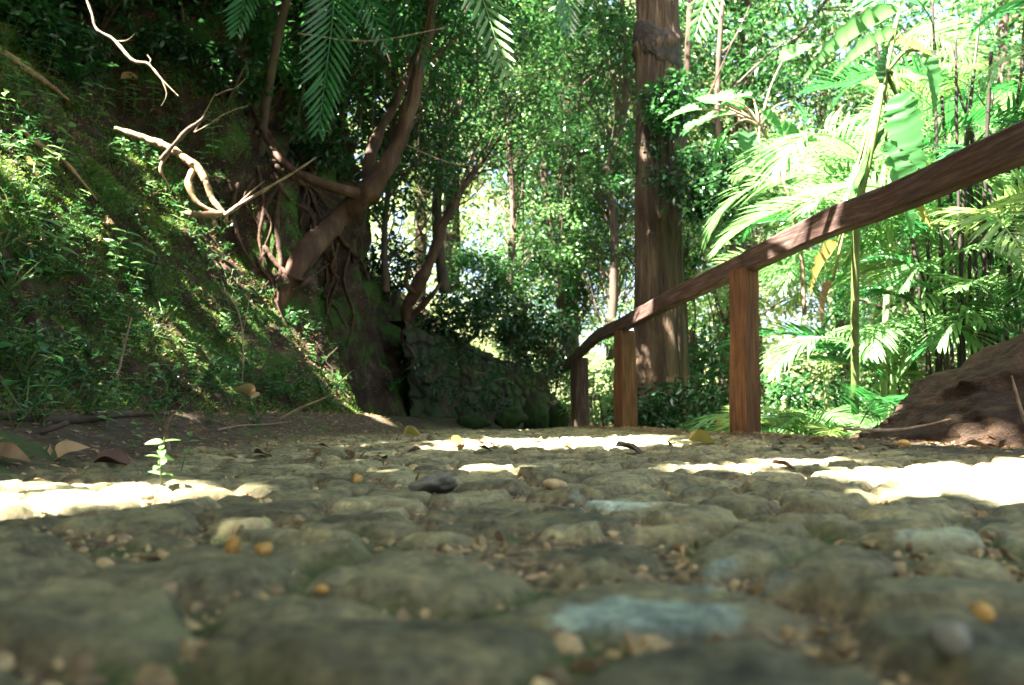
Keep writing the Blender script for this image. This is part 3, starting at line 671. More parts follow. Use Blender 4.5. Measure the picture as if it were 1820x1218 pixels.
def tree(name, label, cat, group, pts, radii, crown, leafmat, bark, per=40, size=.07, crad=.32, seed=0, sides=12, twigs=True, limbs=(), rough=.18, T=DIA, F=DIA_F, wscale=1.0, ntw=70):
    rg = np.random.default_rng(seed); P = np.array([list(p) for p in pts], float); o0 = P[0].copy()
    root = empty(name, o0, label, cat, group)
    n = max(20, len(P) * 10); S = spline(P, n); rad = np.interp(np.linspace(0, 1, n), np.linspace(0, 1, len(radii)), radii)
    mb = MB(); mb.add(*tube(S - o0, rad, sides, spl=False, rough=rough, rs=9, seed=seed)); mb.build('trunk', M[bark], root, True)
    for lp, lr in limbs:
        mb = MB(); mb.add(*tube(np.array([list(p) for p in lp]) - o0, lr, 10, 30, rough, 9, seed + 3)); mb.build('limb', M[bark], root, True)
    cs = []
    for c, r, k in crown:
        c = np.array(list(c), float); r = np.array(r, float) * np.ones(3); v = rg.normal(size=(k, 3)); v /= np.linalg.norm(v, axis=1)[:, None]; cs.append(c + v * (rg.random(k) ** .45)[:, None] * r)
    if cs:
        cs = np.concatenate(cs)
        if twigs:
            mb = MB(); allp = [S] + [spline([list(p) for p in lp], 20) for lp, _ in limbs]; A = np.concatenate(allp)
            for c in cs[::max(1, len(cs) // ntw)]:
                j = np.argmin(np.linalg.norm(A - c - [0, 0, -.5], axis=1)); a = A[max(0, j - int(rg.integers(0, 1 + n // 5)))] if j < n else A[j]; mid = (a + c) / 2 + rg.normal(0, .12, 3)
                dd = np.linalg.norm(a - c); mb.add(*tube([a - o0, mid - o0, c - o0], [min(.02, .006 + .006 * dd), .008, .003], 4, 6, cap=False))
            mb.build('branches', M[bark], root)
        mb = MB(); mb.add(*clusters(cs - o0, crad * rg.uniform(.6, 1.3, len(cs)), per, size, rg, T, F, wscale=wscale)); mb.build('crown', M[leafmat], root)
    return root

# big straight tree beyond the handrail
def big_tree():
    d = 7.5; B = W(1180, 745, d); B.z = gz_at(B.x, B.y) - .1; o0 = np.array(B)
    root = empty('big_tree', B, 'thick straight tree with fissured bark and a dark burl ring beyond the handrail', 'tree')
    n, k = 420, 260; t = np.linspace(0, 1, n); H = 6.5
    zz = t * H; zw = zz + B.z
    cx = np.interp(zw, [0, 1.2, 2.5, 3.6, 6], [0, -.03, -.01, .01, .05]); R = np.interp(zw, [-.3, .05, .35, .9, 2.0, 3.2, 3.55, 3.9, 6.5], [.42, .30, .255, .235, .215, .205, .205, .20, .18])
    zb = W(1180, 88, d).z; th = np.linspace(0, 2 * np.pi, k, endpoint=False); TH, ZZ = np.meshgrid(th, zw)
    ringb = np.exp(-((ZZ - zb - .05 * np.sin(TH * 2 + 1) - .06 * np.cos(TH)) / .075) ** 2)
    X1, Y1 = np.cos(TH), np.sin(TH)
    rg_ = np.abs(fbm(X1 * 5 + .35 * fbm(X1 * 3, Y1 * 3, ZZ * 3, 3, 4), Y1 * 5, ZZ * 1.3, 3, 5)); dsp = .075 * (np.minimum(rg_, .28) - .15) + .02 * fbm(X1 * 1.5, Y1 * 1.5, ZZ * .9, 3, 8) + ringb * (.030 + .03 * np.abs(fbm(X1 * 6, Y1 * 6, ZZ * 9, 3, 9)))
    flare = np.exp(-np.maximum(ZZ + .1, 0) / .35); dsp = dsp + flare * .08 * np.cos(TH * 5 + 1)
    RR = R[:, None] + dsp; V = np.stack([cx[:, None] + RR * X1, RR * Y1, np.repeat(zz[:, None], k, 1)], -1).reshape(-1, 3)
    obj('trunk', mesh_data('trunk', V, grid_faces(n, k, True), M['bark_big'], None, True), root)
    # burl: its own dark lumpy ring
    n2 = 26; a = np.linspace(0, 2 * np.pi, n2, endpoint=False); TH2, ZZ2 = np.meshgrid(np.linspace(0, 2 * np.pi, 90, endpoint=False), np.linspace(-1, 1, n2))
    rb = .198 + .032 * np.sqrt(np.clip(1 - ZZ2 ** 2, 0, 1)) + .018 * fbm(np.cos(TH2) * 4, np.sin(TH2) * 4, ZZ2 * 1.3, 3, 12) + .010 * np.abs(fbm(np.cos(TH2) * 14, np.sin(TH2) * 14, ZZ2 * 3, 3, 13))
    V = np.stack([.01 + rb * np.cos(TH2), rb * np.sin(TH2), zb - B.z + ZZ2 * .17 + .05 * np.sin(TH2 * 2 + 1) - .07 * np.cos(TH2) + .04 * fbm(np.cos(TH2) * 3, np.sin(TH2) * 3, 0, 2, 3)], -1).reshape(-1, 3)
    obj('burl', mesh_data('burl', V, grid_faces(n2, 90, True), M['burl'], None, True), root)
    for kx, (dx, dy) in enumerate(((-.55, -.35), (.6, -.2), (.15, -.7), (-.3, .5))):
        mb = MB(); mb.add(*tube([(dx * .25, dy * .25, .75), (dx * .5, dy * .5, .25), (dx, dy, .02), (dx * 1.4, dy * 1.4, -.12)], [.09, .10, .07, .04], 10, 24, .25, 6, kx)); mb.build('buttress_root', M['bark_big'], root, True)
    rg = np.random.default_rng(3); c = np.array([0, 0, 7.0]) + rg.normal(size=(70, 3)) * (1.5, 1.5, .8); c = c[c[:, 2] > 5.6]
    mb = MB(); mb.add(*clusters(c, .4, 40, .09, rg)); mb.build('crown', M['leaf_light'], root)
big_tree()
GB = 'slim trees at the bend of the path'
P = W
# leaning forked tree on the bank
dl = 6.2
tree('leaning_tree', 'leaning reddish brown tree forking low on the left bank, sunlit on its limb', 'tree', None,
     [HP(490, 580, -.7), HP(522, 484, -.02), P(600, 392, 6.25), P(650, 345, dl), P(697, 280, dl), P(728, 195, dl), P(752, 90, dl), P(775, -40, dl), P(800, -220, dl)], [.085, .085, .08, .09, .062, .058, .052, .05, .04],
     [(P(640, -60, 6.0), (1.3, 1.0, .45), 90), (P(700, 20, 6.4), (.9, .5, .45), 40), (P(860, 0, 6.6), (.9, .5, .6), 50), (P(560, 160, 6.9), (.5, .4, .6), 26)], 'leaf_mid', 'bark_red', 40, .07, .2, 11, 18,
     limbs=[([P(660, 355, 6.2), P(655, 300, 6.3), P(672, 240, 6.45), P(712, 165, 6.6), P(752, 60, 6.8), P(800, -90, 7)], [.07, .055, .045, .04, .03, .02]),
            ([P(655, 350, 6.2), P(610, 338, 6.1), P(560, 322, 6.0), P(515, 298, 5.95), P(478, 255, 6.1), P(450, 200, 6.4)], [.06, .045, .036, .032, .026, .015])], rough=.45, ntw=14)
tree('bent_tree', 'bent dark tree on the bank above the stone wall with pale sunlit exposed base', 'tree', None,
     [P(722, 610, 8.2), P(722, 555, 8.1), P(745, 505, 8.0), P(766, 460, 8.0), P(795, 385, 8.1), P(832, 320, 8.4), P(862, 285, 8.7)], [.04, .06, .065, .055, .05, .035, .015],
     [(P(860, 230, 8.6), (.8, .6, .5), 26), (P(980, 180, 8.8), (.7, .5, .4), 20)], 'leaf_mid', 'bark_red', 40, .06, .25, 12, 14,
     limbs=[([P(735, 560, 8.05), P(768, 525, 7.95), P(785, 500, 7.95)], [.03, .028, .012]), ([P(728, 580, 8.1), P(715, 600, 8.0), P(738, 640, 7.9), P(712, 665, 7.9)], [.03, .02, .014, .006]), ([P(738, 520, 8.0), P(722, 505, 7.9), P(728, 470, 8.0)], [.04, .025, .008])], rough=.5, ntw=10)
thin = [([(686, 520), (684, 400), (700, 230), (698, -80)], 7.8, .032, 'slim straight trunk just right of the leaning tree', 'bark_grey'),
        ([(640, 560), (628, 440), (612, 300), (600, -60)], 7.6, .03, 'slim trunk passing behind the leaning tree limb', 'bark_grey'),
        ([(790, 520), (776, 380), (792, 240), (845, 120), (850, -80)], 9.0, .055, 'slim dark trunk leaning right above the bent tree', 'bark_grey'),
        ([(905, 520), (912, 380), (903, 200), (915, -80)], 11, .045, 'slim upright trunk over the stone wall', 'bark_grey'),
        ([(1008, 640), (985, 450), (965, 280), (975, 120), (1000, -80)], 12.5, .06, 'slim trunk leaning left above the end of the wall', 'bark_grey'),
        ([(1085, 640), (1092, 420), (1080, 300), (1112, 180), (1100, -80)], 11.5, .06, 'dark trunk with steep branches left of the big tree', 'bark_grey'),
        ([(1218, 735), (1213, 560), (1208, 380), (1232, -80)], 8.3, .055, 'slim trunk half hidden behind the big tree on its right', 'bark_big'),
        ([(560, 420), (548, 260), (556, 120), (540, -80)], 8.5, .04, 'slim dark trunk rising over the hollow in the bank', 'bark_grey'),
        ([(1290, 700), (1300, 420), (1275, 200), (1290, -80)], 10.5, .05, 'slim trunk seen above the handrail beyond the nearest post', 'bark_grey')]
for i, (pp, d, r, lab, bk) in enumerate(thin):
    pts = [P(x, y, d + .1 * k) for k, (x, y) in enumerate(pp)]
    ex = pp[-1]; mids = pp[len(pp) // 2]
    cr = [(P(ex[0], 30, d), (1.2, .8, 1.2), 80), (P(mids[0], mids[1], d + .3), (1.0, .7, .9), 60)]
    if i in (3, 4, 5): cr.append((P(pp[0][0] + 10, 430, d + .5), (1.1, .6, .9), 60))
    if i == 8: cr = [(P(1290, 350, d), (.7, .7, .8), 40), (P(1290, 560, d), (.6, .6, .5), 20)]
    if i == 6: cr = [(P(1215, 420, d), (.25, .3, .8), 14)]
    lb = []
    for k in range(4):
        a = spline([list(q) for q in pts], 20)[6 + 3 * k]; sg = 1 if k % 2 else -1
        lb.append(([a, a + [sg * .25, .05, .30], a + [sg * .6, .1, .75 + .1 * k]], [r * .5, r * .3, r * .12]))
    tree('slim_tree', lab, 'tree', GB, pts, [r * 1.2, r, r * .8, r * .6], cr, ['leaf_mid', 'leaf_mid', 'leaf_mid', 'leaf_light', 'leaf_mid', 'leaf_mid', 'leaf_mid', 'leaf_dark', 'leaf_light'][i], bk, 44, .085, .27, 40 + i, 8, limbs=lb)

# trees beyond, one prototype of each kind then copies
def proto(name, seed, H, leafmat, size=.10, nc=230, per=46, spread=2.5, low=.02):
    rg = np.random.default_rng(seed); pts = [(0, 0, -1.5), (.1, 0, H * .25), (-.15, .1, H * .55), (.1, 0, H * .95)]
    lb = []
    for k in range(9):
        t = .2 + .08 * k; a = np.array([.0, 0, H * t]); th = k * 2.4; l = spread * (1 - .4 * t)
        lb.append(([a, a + [math.cos(th) * l * .5, math.sin(th) * l * .5, .5], a + [math.cos(th) * l, math.sin(th) * l, 1.2]], [.07 * (1 - .5 * t), .04, .012]))
    return tree(name, 'x', 'tree', 'x', pts, [.20, .16, .12, .04], [((0, 0, H * (low + (1 - low) * .55)), (spread, spread, H * (1 - low) * .5), nc)], leafmat, 'bark_grey', per, size, .42, seed, 8, limbs=lb)
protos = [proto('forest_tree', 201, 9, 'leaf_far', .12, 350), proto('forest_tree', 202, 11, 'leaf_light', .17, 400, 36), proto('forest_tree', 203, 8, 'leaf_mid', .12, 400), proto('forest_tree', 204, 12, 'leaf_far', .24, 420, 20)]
used = set(); GF = 'sunlit forest trees filling the background'
spots = [(-5.5, 13, 2, 'mid green bushy tree far up the left hillside behind the hollow'), (-3.4, 14.5, 1, 'leafy tree behind the leaning forked tree'), (-1.2, 15.5, 0, 'bright leafy tree behind the bent tree'),
         (.2, 19, 3, 'tall pale tree over the far end of the stone wall'), (1.0, 14.2, 2, 'bushy dark green tree left of the big trunk'), (2.9, 17, 0, 'sunlit tree seen just right of the big trunk'), (4.6, 20, 3, 'tall sunlit tree beyond the arching palms'),
         (3.9, 13, 2, 'green tree behind the nearest handrail post'), (6.2, 15, 0, 'bright tree behind the tall arching palms'), (8.8, 19, 1, 'pale leafy tree behind the dark canes'), (8.2, 12.5, 2, 'green tree at the right behind the canes'),
         (11, 16, 3, 'tall tree beyond the right edge canes'), (-8.5, 17, 1, 'tree on the skyline of the left hillside'), (-2.6, 22, 3, 'far tall tree glimpsed left of centre'), (2.0, 25, 1, 'far tree between the wall and the big trunk'), (7.0, 26, 3, 'far tall tree in the bright upper right'),
         (-6.5, 24, 0, 'far tree above the dark left hillside'), (12.5, 24, 0, 'far pale tree at the right'), (5.2, 10.3, 2, 'leafy young tree in the valley right of the nearest post')]
for i, (x, y, k, lab) in enumerate(spots):
    o = protos[k] if k not in used else copy_tree(protos[k]); used.add(k)
    z = gz_at(x, y); o.location = (x, y, z + 1.2); s = random.uniform(.85, 1.15)
    if i == 18: s = .5
    o.scale = (s, s, s); o.rotation_euler = (0, 0, random.uniform(0, 6)); tag(o, lab, 'tree', GF)
for (x, y, k, lab) in [(-3, -9, 2, 'bushy tree behind the photographer left of the path'), (3.5, -8, 0, 'tree behind the photographer right of the path'), (8, -4, 3, 'tall tree beside the path behind the right edge of the picture'), (9, 4, 2, 'bushy tree in the valley right of the picture'), (0.5, -13, 3, 'tall tree far behind the photographer')]:  # unseen trees added around the camera to hold back sky light
    o = copy_tree(protos[k]); o.location = (x, y, gz_at(x, y) + .8); o.rotation_euler = (0, 0, x * 2.0); tag(o, lab, 'tree', GF)
# far-off wood beyond everything, no tree of it can be told apart
mb = MB(); rg = np.random.default_rng(77); c = []
for _ in range(1500):
    th = rg.uniform(-1.0, 1.0); r = rg.uniform(30, 46); top_ = 11 + 7 * (0.5 + .5 * math.sin(th * 9) * math.cos(th * 4 + 1)) + 3 * rg.random()
    c.append((r * math.sin(th), r * math.cos(th), -2 + (top_ + 2) * rg.random() ** .8))
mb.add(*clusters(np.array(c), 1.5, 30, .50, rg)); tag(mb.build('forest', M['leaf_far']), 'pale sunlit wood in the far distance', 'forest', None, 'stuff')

# ------------------------------------------------------------------ shrubs and broad leaved plants
def shrub(loc, r, nc, per, size, leafmat, label, seed, group='shrubs of the undergrowth', T=LEAF3[0], F=LEAF3[1], name='shrub', wscale=1.0, nst=7, crad=.16):
    rg = np.random.default_rng(seed); root = empty(name, loc, label, 'shrub', group); r = np.array(r) * np.ones(3)
    v = rg.normal(size=(nc, 3)); v /= np.linalg.norm(v, axis=1)[:, None]; c = v * (rg.random(nc) ** .4)[:, None] * r + [0, 0, r[2] * .9]
    mb = MB()
    for k in range(min(nst, nc)): mb.add(*tube([(0, 0, -.1), c[k] * .5 + [0, 0, -.05], c[k]], [.012, .008, .003], 5, 8, cap=False))
    mb.build('stems', M['bark_grey'], root)
    mb = MB(); mb.add(*clusters(c, crad, per, size, rg, T, F, wscale=wscale)); mb.build('foliage', M[leafmat], root); return root
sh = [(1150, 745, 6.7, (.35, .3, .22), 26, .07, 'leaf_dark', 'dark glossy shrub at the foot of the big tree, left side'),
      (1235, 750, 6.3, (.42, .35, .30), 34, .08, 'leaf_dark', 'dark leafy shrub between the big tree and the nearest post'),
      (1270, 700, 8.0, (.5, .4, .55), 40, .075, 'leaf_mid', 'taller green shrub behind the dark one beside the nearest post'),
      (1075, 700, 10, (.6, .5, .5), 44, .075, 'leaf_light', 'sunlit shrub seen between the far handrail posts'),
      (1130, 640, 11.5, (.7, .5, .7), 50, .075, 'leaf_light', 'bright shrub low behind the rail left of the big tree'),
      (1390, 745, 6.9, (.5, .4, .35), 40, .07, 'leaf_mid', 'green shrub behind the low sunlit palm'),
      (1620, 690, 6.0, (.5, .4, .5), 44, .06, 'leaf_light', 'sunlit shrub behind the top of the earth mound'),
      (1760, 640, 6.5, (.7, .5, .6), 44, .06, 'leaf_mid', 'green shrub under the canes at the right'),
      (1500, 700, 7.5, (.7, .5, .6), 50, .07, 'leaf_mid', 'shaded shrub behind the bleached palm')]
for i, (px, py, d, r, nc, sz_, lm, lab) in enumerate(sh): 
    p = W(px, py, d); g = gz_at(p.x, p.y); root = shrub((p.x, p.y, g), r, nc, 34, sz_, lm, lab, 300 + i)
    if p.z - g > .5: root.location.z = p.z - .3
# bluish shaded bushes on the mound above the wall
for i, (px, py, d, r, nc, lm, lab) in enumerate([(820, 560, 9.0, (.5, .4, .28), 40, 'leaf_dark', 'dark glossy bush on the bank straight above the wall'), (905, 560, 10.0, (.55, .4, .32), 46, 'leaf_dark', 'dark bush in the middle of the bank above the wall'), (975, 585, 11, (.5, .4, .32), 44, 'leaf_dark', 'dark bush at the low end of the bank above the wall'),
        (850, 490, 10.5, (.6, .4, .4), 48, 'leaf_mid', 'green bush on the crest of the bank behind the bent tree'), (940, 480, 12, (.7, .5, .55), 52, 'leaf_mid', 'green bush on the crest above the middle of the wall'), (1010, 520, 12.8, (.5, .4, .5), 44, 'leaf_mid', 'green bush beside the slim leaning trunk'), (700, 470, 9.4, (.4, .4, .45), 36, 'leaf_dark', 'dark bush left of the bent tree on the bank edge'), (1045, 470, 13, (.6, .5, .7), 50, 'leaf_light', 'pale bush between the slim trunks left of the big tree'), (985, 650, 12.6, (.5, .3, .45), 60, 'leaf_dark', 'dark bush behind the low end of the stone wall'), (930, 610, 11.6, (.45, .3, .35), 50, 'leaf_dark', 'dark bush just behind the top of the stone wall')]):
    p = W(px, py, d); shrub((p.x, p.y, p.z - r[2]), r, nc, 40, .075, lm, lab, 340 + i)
for i, (px, py, lm, sz_, lab) in enumerate([(40, 60, 'leaf_mid', .08, 'leafy shrub at the top left corner of the bank'), (180, 25, 'leaf_dark', .07, 'dark shrub at the top of the bank left of the long pale branch'), (330, 20, 'leaf_dark', .07, 'dark shrub high on the bank right of the long pale branch'), (430, 60, 'leaf_mid', .07, 'shrub on top of the dark hollow'), (300, 130, 'leaf_dark', .06, 'dark shrub halfway down the upper bank'), (480, 150, 'leaf_dark', .07, 'dark shrub on the rim of the hollow'), (100, 120, 'leaf_dark', .06, 'dark low shrub on the shaded upper left bank'), (520, 40, 'leaf_mid', .08, 'green shrub behind the hanging frond'), (400, 160, 'leaf_dark', .06, 'dark leafy shrub over the thin pale twigs'), (560, 300, 'leaf_dark', .06, 'dark shrub behind the limb of the leaning tree')]):
    h = hit(px, py); p = h[0] if h and h[2] < 9 else W(px, py, 7.2); shrub((p.x, p.y, p.z - .06), (.38, .3, .2), 34, 34, sz_, lm, lab, 380 + i, 'dark shrubs on the upper bank', crad=.14)
# climber and bush on the big trunk
p = W(1196, 200, 7.1); shrub((p.x, p.y, p.z - .25), (.26, .14, .34), 40, 36, .075, 'leaf_mid', 'leafy climber clinging to the upper part of the big trunk', 360, 'climbers on the big trunk', name='climber', crad=.10)
p = W(1262, 330, 7.0); shrub((p.x, p.y, p.z - .35), (.42, .25, .42), 60, 36, .075, 'leaf_dark', 'dark glossy leafy bush spreading right of the big trunk', 361, 'climbers on the big trunk', name='climber', crad=.13)
for i, (px, py, d, lab) in enumerate([(765, 640, 8.0, 'trailing dark plant on the left part of the stone wall'), (840, 640, 8.9, 'trailing dark plant over the middle of the stone wall'), (900, 650, 9.8, 'trailing dark plant right of the middle of the stone wall'), (955, 660, 10.7, 'trailing dark plant at the low end of the stone wall'), (790, 700, 8.2, 'small dark plant low on the left part of the stone wall'), (870, 720, 9.1, 'small dark plant at the foot of the wall middle')]):
    p = W(px, py, d); shrub((p.x + .03, p.y - .1, p.z - .12), (.26, .10, .16), 12, 24, .045, 'leaf_dark', lab, 370 + i, 'plants trailing over the stone wall', name='trailing_plant', crad=.13)
p = W(1170, 330, 7.05); shrub((p.x, p.y, p.z - .2), (.20, .08, .36), 14, 24, .05, 'leaf_dark', 'sparse climber on the middle of the big trunk', 362, 'climbers on the big trunk', name='climber', crad=.09)

def broad_plant(name, loc, blades, label, cat, stem_pts=None, mat='leaf_light', group=None, stemmat='stem', stemr=.012):
    """blades: (tip point, length, width, direction, roll, material)"""
    o0 = np.array(list(loc), float); root = empty(name, loc, label, cat, group); T, F = leaf_grid(26, 1.0, .10, .22, .62); T = T.copy(); T[:, 1] *= np.repeat(1 - .5 * np.random.default_rng(len(blades)).random(27) ** 3, 3); T[:, 2] += .02 * np.sin(np.arange(len(T)) * 2.1) * np.abs(T[:, 1])
    if stem_pts is not None: mb = MB(); mb.add(*tube(np.array([list(p) for p in stem_pts]) - o0, [stemr * 1.3, stemr, stemr * .5], 8, 24, .1)); mb.build('stem', M[stemmat], root, True)
    for (bp, L, Wd, Dr, roll, mt) in blades:
        bp = np.array(list(bp), float); Tt = T * [L, Wd, L]; Tt[:, 2] += .006 * np.sin(T[:, 0] * 40) * (np.abs(T[:, 1]) > .1)
        R = frames(np.array([Dr], float), np.array([roll])); V, Fs, tn = scatter(Tt, F, (bp - o0)[None], R, np.array([1.0]), np.array([.6])); mb = MB(); mb.add(V, Fs, np.clip(.4 + .5 * np.abs(T[:, 1]) + .2 * np.sin(T[:, 0] * 50), 0, 1))
        st = stem_pts[min(len(stem_pts) - 1, int(len(stem_pts) * .7))] if stem_pts is not None else loc
        o = mb.build('leaf', M[mt], root, True)
        mb2 = MB(); mb2.add(*tube([np.array(list(st)) - o0, (np.array(list(st)) + bp) / 2 - o0 + [0, 0, .05], bp - o0], [stemr * .7, stemr * .5, stemr * .4], 6, 8)); mb2.build('petiole', M[stemmat], o, True)
    return root
rg = np.random.default_rng(5); st = [W(1420, 420, 5.6), W(1385, 300, 5.5), W(1350, 225, 5.4), W(1290, 190, 5.3)]; bl_ = []
for (px, py, L, ang) in ((1240, 195, .30, 3.0), (1262, 210, .34, 3.6), (1300, 178, .26, 2.6), (1335, 170, .26, 2.9), (1300, 225, .30, 4.2), (1330, 235, .30, 4.6), (1290, 205, .32, 3.3), (1352, 200, .26, 5.4), (1375, 225, .28, 5.8), (1320, 195, .24, 1.9), (1390, 110, .30, 1.2), (1405, 180, .26, 5.0), (1270, 185, .22, 2.2), (1350, 255, .28, 4.9)):
    bl_.append((W(px, py, 5.3 + rg.uniform(-.2, .2)), L * .95, L * .62, (math.cos(ang), -.35 + rg.uniform(-.3, .3), math.sin(ang) * .45 - .25), rg.normal(0, .25), 'broad'))
bp_loc = W(1430, 560, 5.7)
broad_plant('broadleaf_plant', bp_loc, bl_, 'thin stemmed plant with big pale green leaves right of the big tree', 'plant', [bp_loc] + st, group=None, stemmat='twig', stemr=.014)
# the tall banana-like plant with torn blades and pale stalks
hb = W(1520, 735, 4.3)
broad_plant('banana_plant', hb, [
    (W(1512, 400, 3.9), 0.62, .085, (.22, 0, 1), .2, 'broad'), (W(1600, 165, 3.85), .42, .20, (.05, -.15, -1), 1.3, 'broad'), (W(1572, 150, 3.85), .22, .10, (0, 0, 1), .6, 'leaf_mid'),
    (W(1575, 250, 3.9), .50, .16, (.28, -.1, -1), 1.2, 'broad'), (W(1625, 270, 3.95), .42, .14, (-.1, -.1, -1), .9, 'yellow'), (W(1490, 435, 3.95), .36, .16, (-.7, -.2, -.7), .8, 'yellow'), (W(1480, 500, 4.0), .26, .14, (-.5, 0, -1), .6, 'dry'), (W(1600, 60, 3.9), .50, .12, (-1, -.1, -.45), .5, 'broad'), (W(1590, 75, 3.9), .22, .07, (1, -.1, -.25), .4, 'yellow'), (W(1640, 90, 3.9), .34, .10, (.2, -.1, -1), .9, 'broad'), (W(1600, 20, 3.9), .7, .16, (-1, 0, -.5), .5, 'broad')],
    'tall banana like plant with pale stalk and torn browning leaves above the handrail', 'plant', [hb, W(1522, 420, 4.0), W(1545, 280, 3.9), W(1575, 130, 3.9), W(1598, 20, 3.9)], stemmat='stem', stemr=.018)

# ------------------------------------------------------------------ dark canes on the right
GC = 'dark canes behind the earth mound'
cane_top = {}
for ci, (px, d, n_, lab) in enumerate([(1665, 5.0, 7, 'left clump of slender dark canes behind the earth mound'), (1720, 4.6, 8, 'dense middle clump of slender dark canes behind the mound'), (1775, 4.9, 8, 'clump of slender dark canes next to the right edge'), (1830, 4.4, 7, 'clump of dark canes half cut by the right edge')]):
    rr = random.Random(ci); x = (px - 910) / FPX * d; z = gz_at(x, d); root = empty('cane_clump', (x, d, z - .1), lab, 'cane clump', GC)
    for k in range(n_):
        a = rr.uniform(0, 6.28); b = (rr.uniform(-.12, .12), rr.uniform(-.2, .2), 0); ln = rr.uniform(2.2, 3.3); tx, ty = rr.uniform(-.45, .55), rr.uniform(-.4, .4)
        pts = [b, (b[0] + tx * .15, b[1] + ty * .2, ln * .35), (b[0] + tx * .5, b[1] + ty * .5, ln * .7), (b[0] + tx, b[1] + ty, ln)]; r0 = rr.uniform(.008, .017)
        S = spline(pts, 50); rad = np.interp(np.linspace(0, 1, 50), [0, 1], [r0, r0 * .6]); rad = rad * (1 + .22 * (np.arange(50) % 7 == 0))
        mb = MB(); mb.add(*tube(S, rad, 7, spl=False)); mb.build('cane', M['cane'], root, True)
        if True:
            for q in range(3):
                tq = .45 + .25 * q; j = int(tq * 49); o = obj('frond', FR[(k + q) % 4] if (k + q) % 3 else FD[k % 2], root, tuple(S[j])); s = rr.uniform(.6, 1.0); o.scale = (s, s, s); o.rotation_euler = (rr.uniform(-.3, .3), rr.uniform(0, .6), rr.uniform(0, 6.28))

# hanging vines between the trees
for i, (x0, y0, x1, y1, d, sg_) in enumerate([(845, -60, 838, 330, 7.2, .1), (700, 250, 1010, 245, 7.0, -.25), (1005, -60, 992, 520, 11, .15), (925, 150, 930, 560, 9.5, .05), (745, -40, 742, 300, 7.0, .06), (530, 60, 790, 50, 5.6, -.08), (560, -60, 520, 260, 6.4, .1), (665, 120, 640, 460, 7.1, .08)]):
    a, b = W(x0, y0, d), W(x1, y1, d + .2); m = (a + b) / 2 + Vector((sg_ * .4, 0, sg_ if abs(y1 - y0) < 30 else 0)); mb = MB(); o0 = np.array(a); mb.add(*tube([np.array(a) - o0, np.array(m) - o0, np.array(b) - o0], [.007, .006, .004], 6, 30, .3, 20, i))
    o = mb.build('vine', M['twig'] if i in (1, 5) else M['bark_grey'], None, True); o.location = a
    tag(o, ['thin hanging vine at the top right of the leaning tree', 'thin pale vine slung sideways across the trees at mid height', 'long hanging vine left of the big tree', 'short hanging vine over the stone wall', 'thin vine hanging beside the leaning trunk', 'thin pale vine slung sideways near the top of the picture', 'hanging vine left of the drooping frond', 'hanging vine behind the fork of the leaning tree'][i], 'vine', 'vines among the trees')

# ------------------------------------------------------------------ exposed roots and twigs on the bank
def bank_tube(name, pp, radii, mat, label, cat, group=None, lift=.03, seed=0, sides=12, rough=.6, depths=None, parts=(), dfl=5.3):
    pts = []
    for k, q in enumerate(pp):
        if depths is not None and depths[k] is not None: pts.append(W(q[0], q[1], depths[k])); continue
        pts.append(HP(q[0], q[1], lift, dfl))
    o0 = pts[0].copy(); mb = MB(); mb.add(*tube([p - o0 for p in pts], radii, sides, max(30, len(pp) * 14), rough, 22, seed))
    o = mb.build(name, mat, None, True); o.location = o0; tag(o, label, cat, group)
    for (sp, sr) in parts:
        sp2 = [(W(q[0], q[1], q[2]) if len(q) > 2 else HP(q[0], q[1], lift, dfl)) - o0 for q in sp]; mb = MB(); mb.add(*tube(sp2, sr, 8, 24, rough, 16, seed + 1)); mb.build('side_root' if cat == 'root' else 'side_twig', mat, o, True)
    return o
GR = 'exposed roots in the earth bank'
def dep(px, py):
    h = hit(px, py); return h[0].y if h else 5.3
dR = min(dep(330, 300), 5.2) - .08
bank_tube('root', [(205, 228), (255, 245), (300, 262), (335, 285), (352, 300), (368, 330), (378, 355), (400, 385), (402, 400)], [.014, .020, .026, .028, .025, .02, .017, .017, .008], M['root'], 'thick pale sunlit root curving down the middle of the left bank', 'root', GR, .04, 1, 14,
          depths=[dR, dR - .03, dR - .05, dR - .06, dR - .06, dR - .06, dR - .05, dR - .05, dR], parts=[([(345, 300, dR - .05), (335, 325, dR - .1), (350, 360, dR - .1), (385, 378, dR - .08)], [.02, .022, .018, .01]), ([(330, 378, dR - .05), (360, 382, dR - .1), (395, 380, dR - .08)], [.014, .026, .02]), ([(300, 270, dR), (285, 300, dR - .05), (300, 330, dR)], [.014, .012, .006])])
bank_tube('stick', [(398, 384), (430, 362), (475, 335), (520, 308), (562, 280)], [.017, .012, .010, .007, .004], M['twig'], 'long pale dead stick pointing up right from the end of the sunlit root', 'stick', None, 0, 2, 8, depths=[dR - .06, dR - .1, dR - .15, dR - .2, dR - .25], parts=[([(425, 362, dR - .1), (450, 338, dR - .12), (470, 322, dR - .12)], [.008, .006, .003])])
bank_tube('stick', [(285, 285), (305, 262), (330, 235), (356, 215), (376, 198)], [.016, .015, .014, .012, .005], M['bark_grey'], 'short dark stick crossing over the thick pale root', 'stick', None, 0, 3, 8, depths=[dR - .1] * 5)
bank_tube('twig', [(345, 236), (370, 222), (395, 205), (415, 196), (440, 188)], [.004, .005, .004, .004, .002], M['twig'], 'thin bent twig sticking out above the thick pale root, lower of two', 'twig', None, 0, 4, 6, depths=[dR - .1] * 5, parts=[([(345, 236, dR - .1), (370, 190, dR - .1), (383, 165, dR - .1)], [.004, .003, .002])])
bank_tube('twig', [(383, 170), (400, 162), (420, 155), (436, 140)], [.004, .004, .004, .002], M['twig'], 'thin pale twig above the other, pointing right off the bank', 'twig', None, 0, 5, 6, depths=[dR - .1] * 4)
dT = min(dep(240, 110), 5.0) - .05
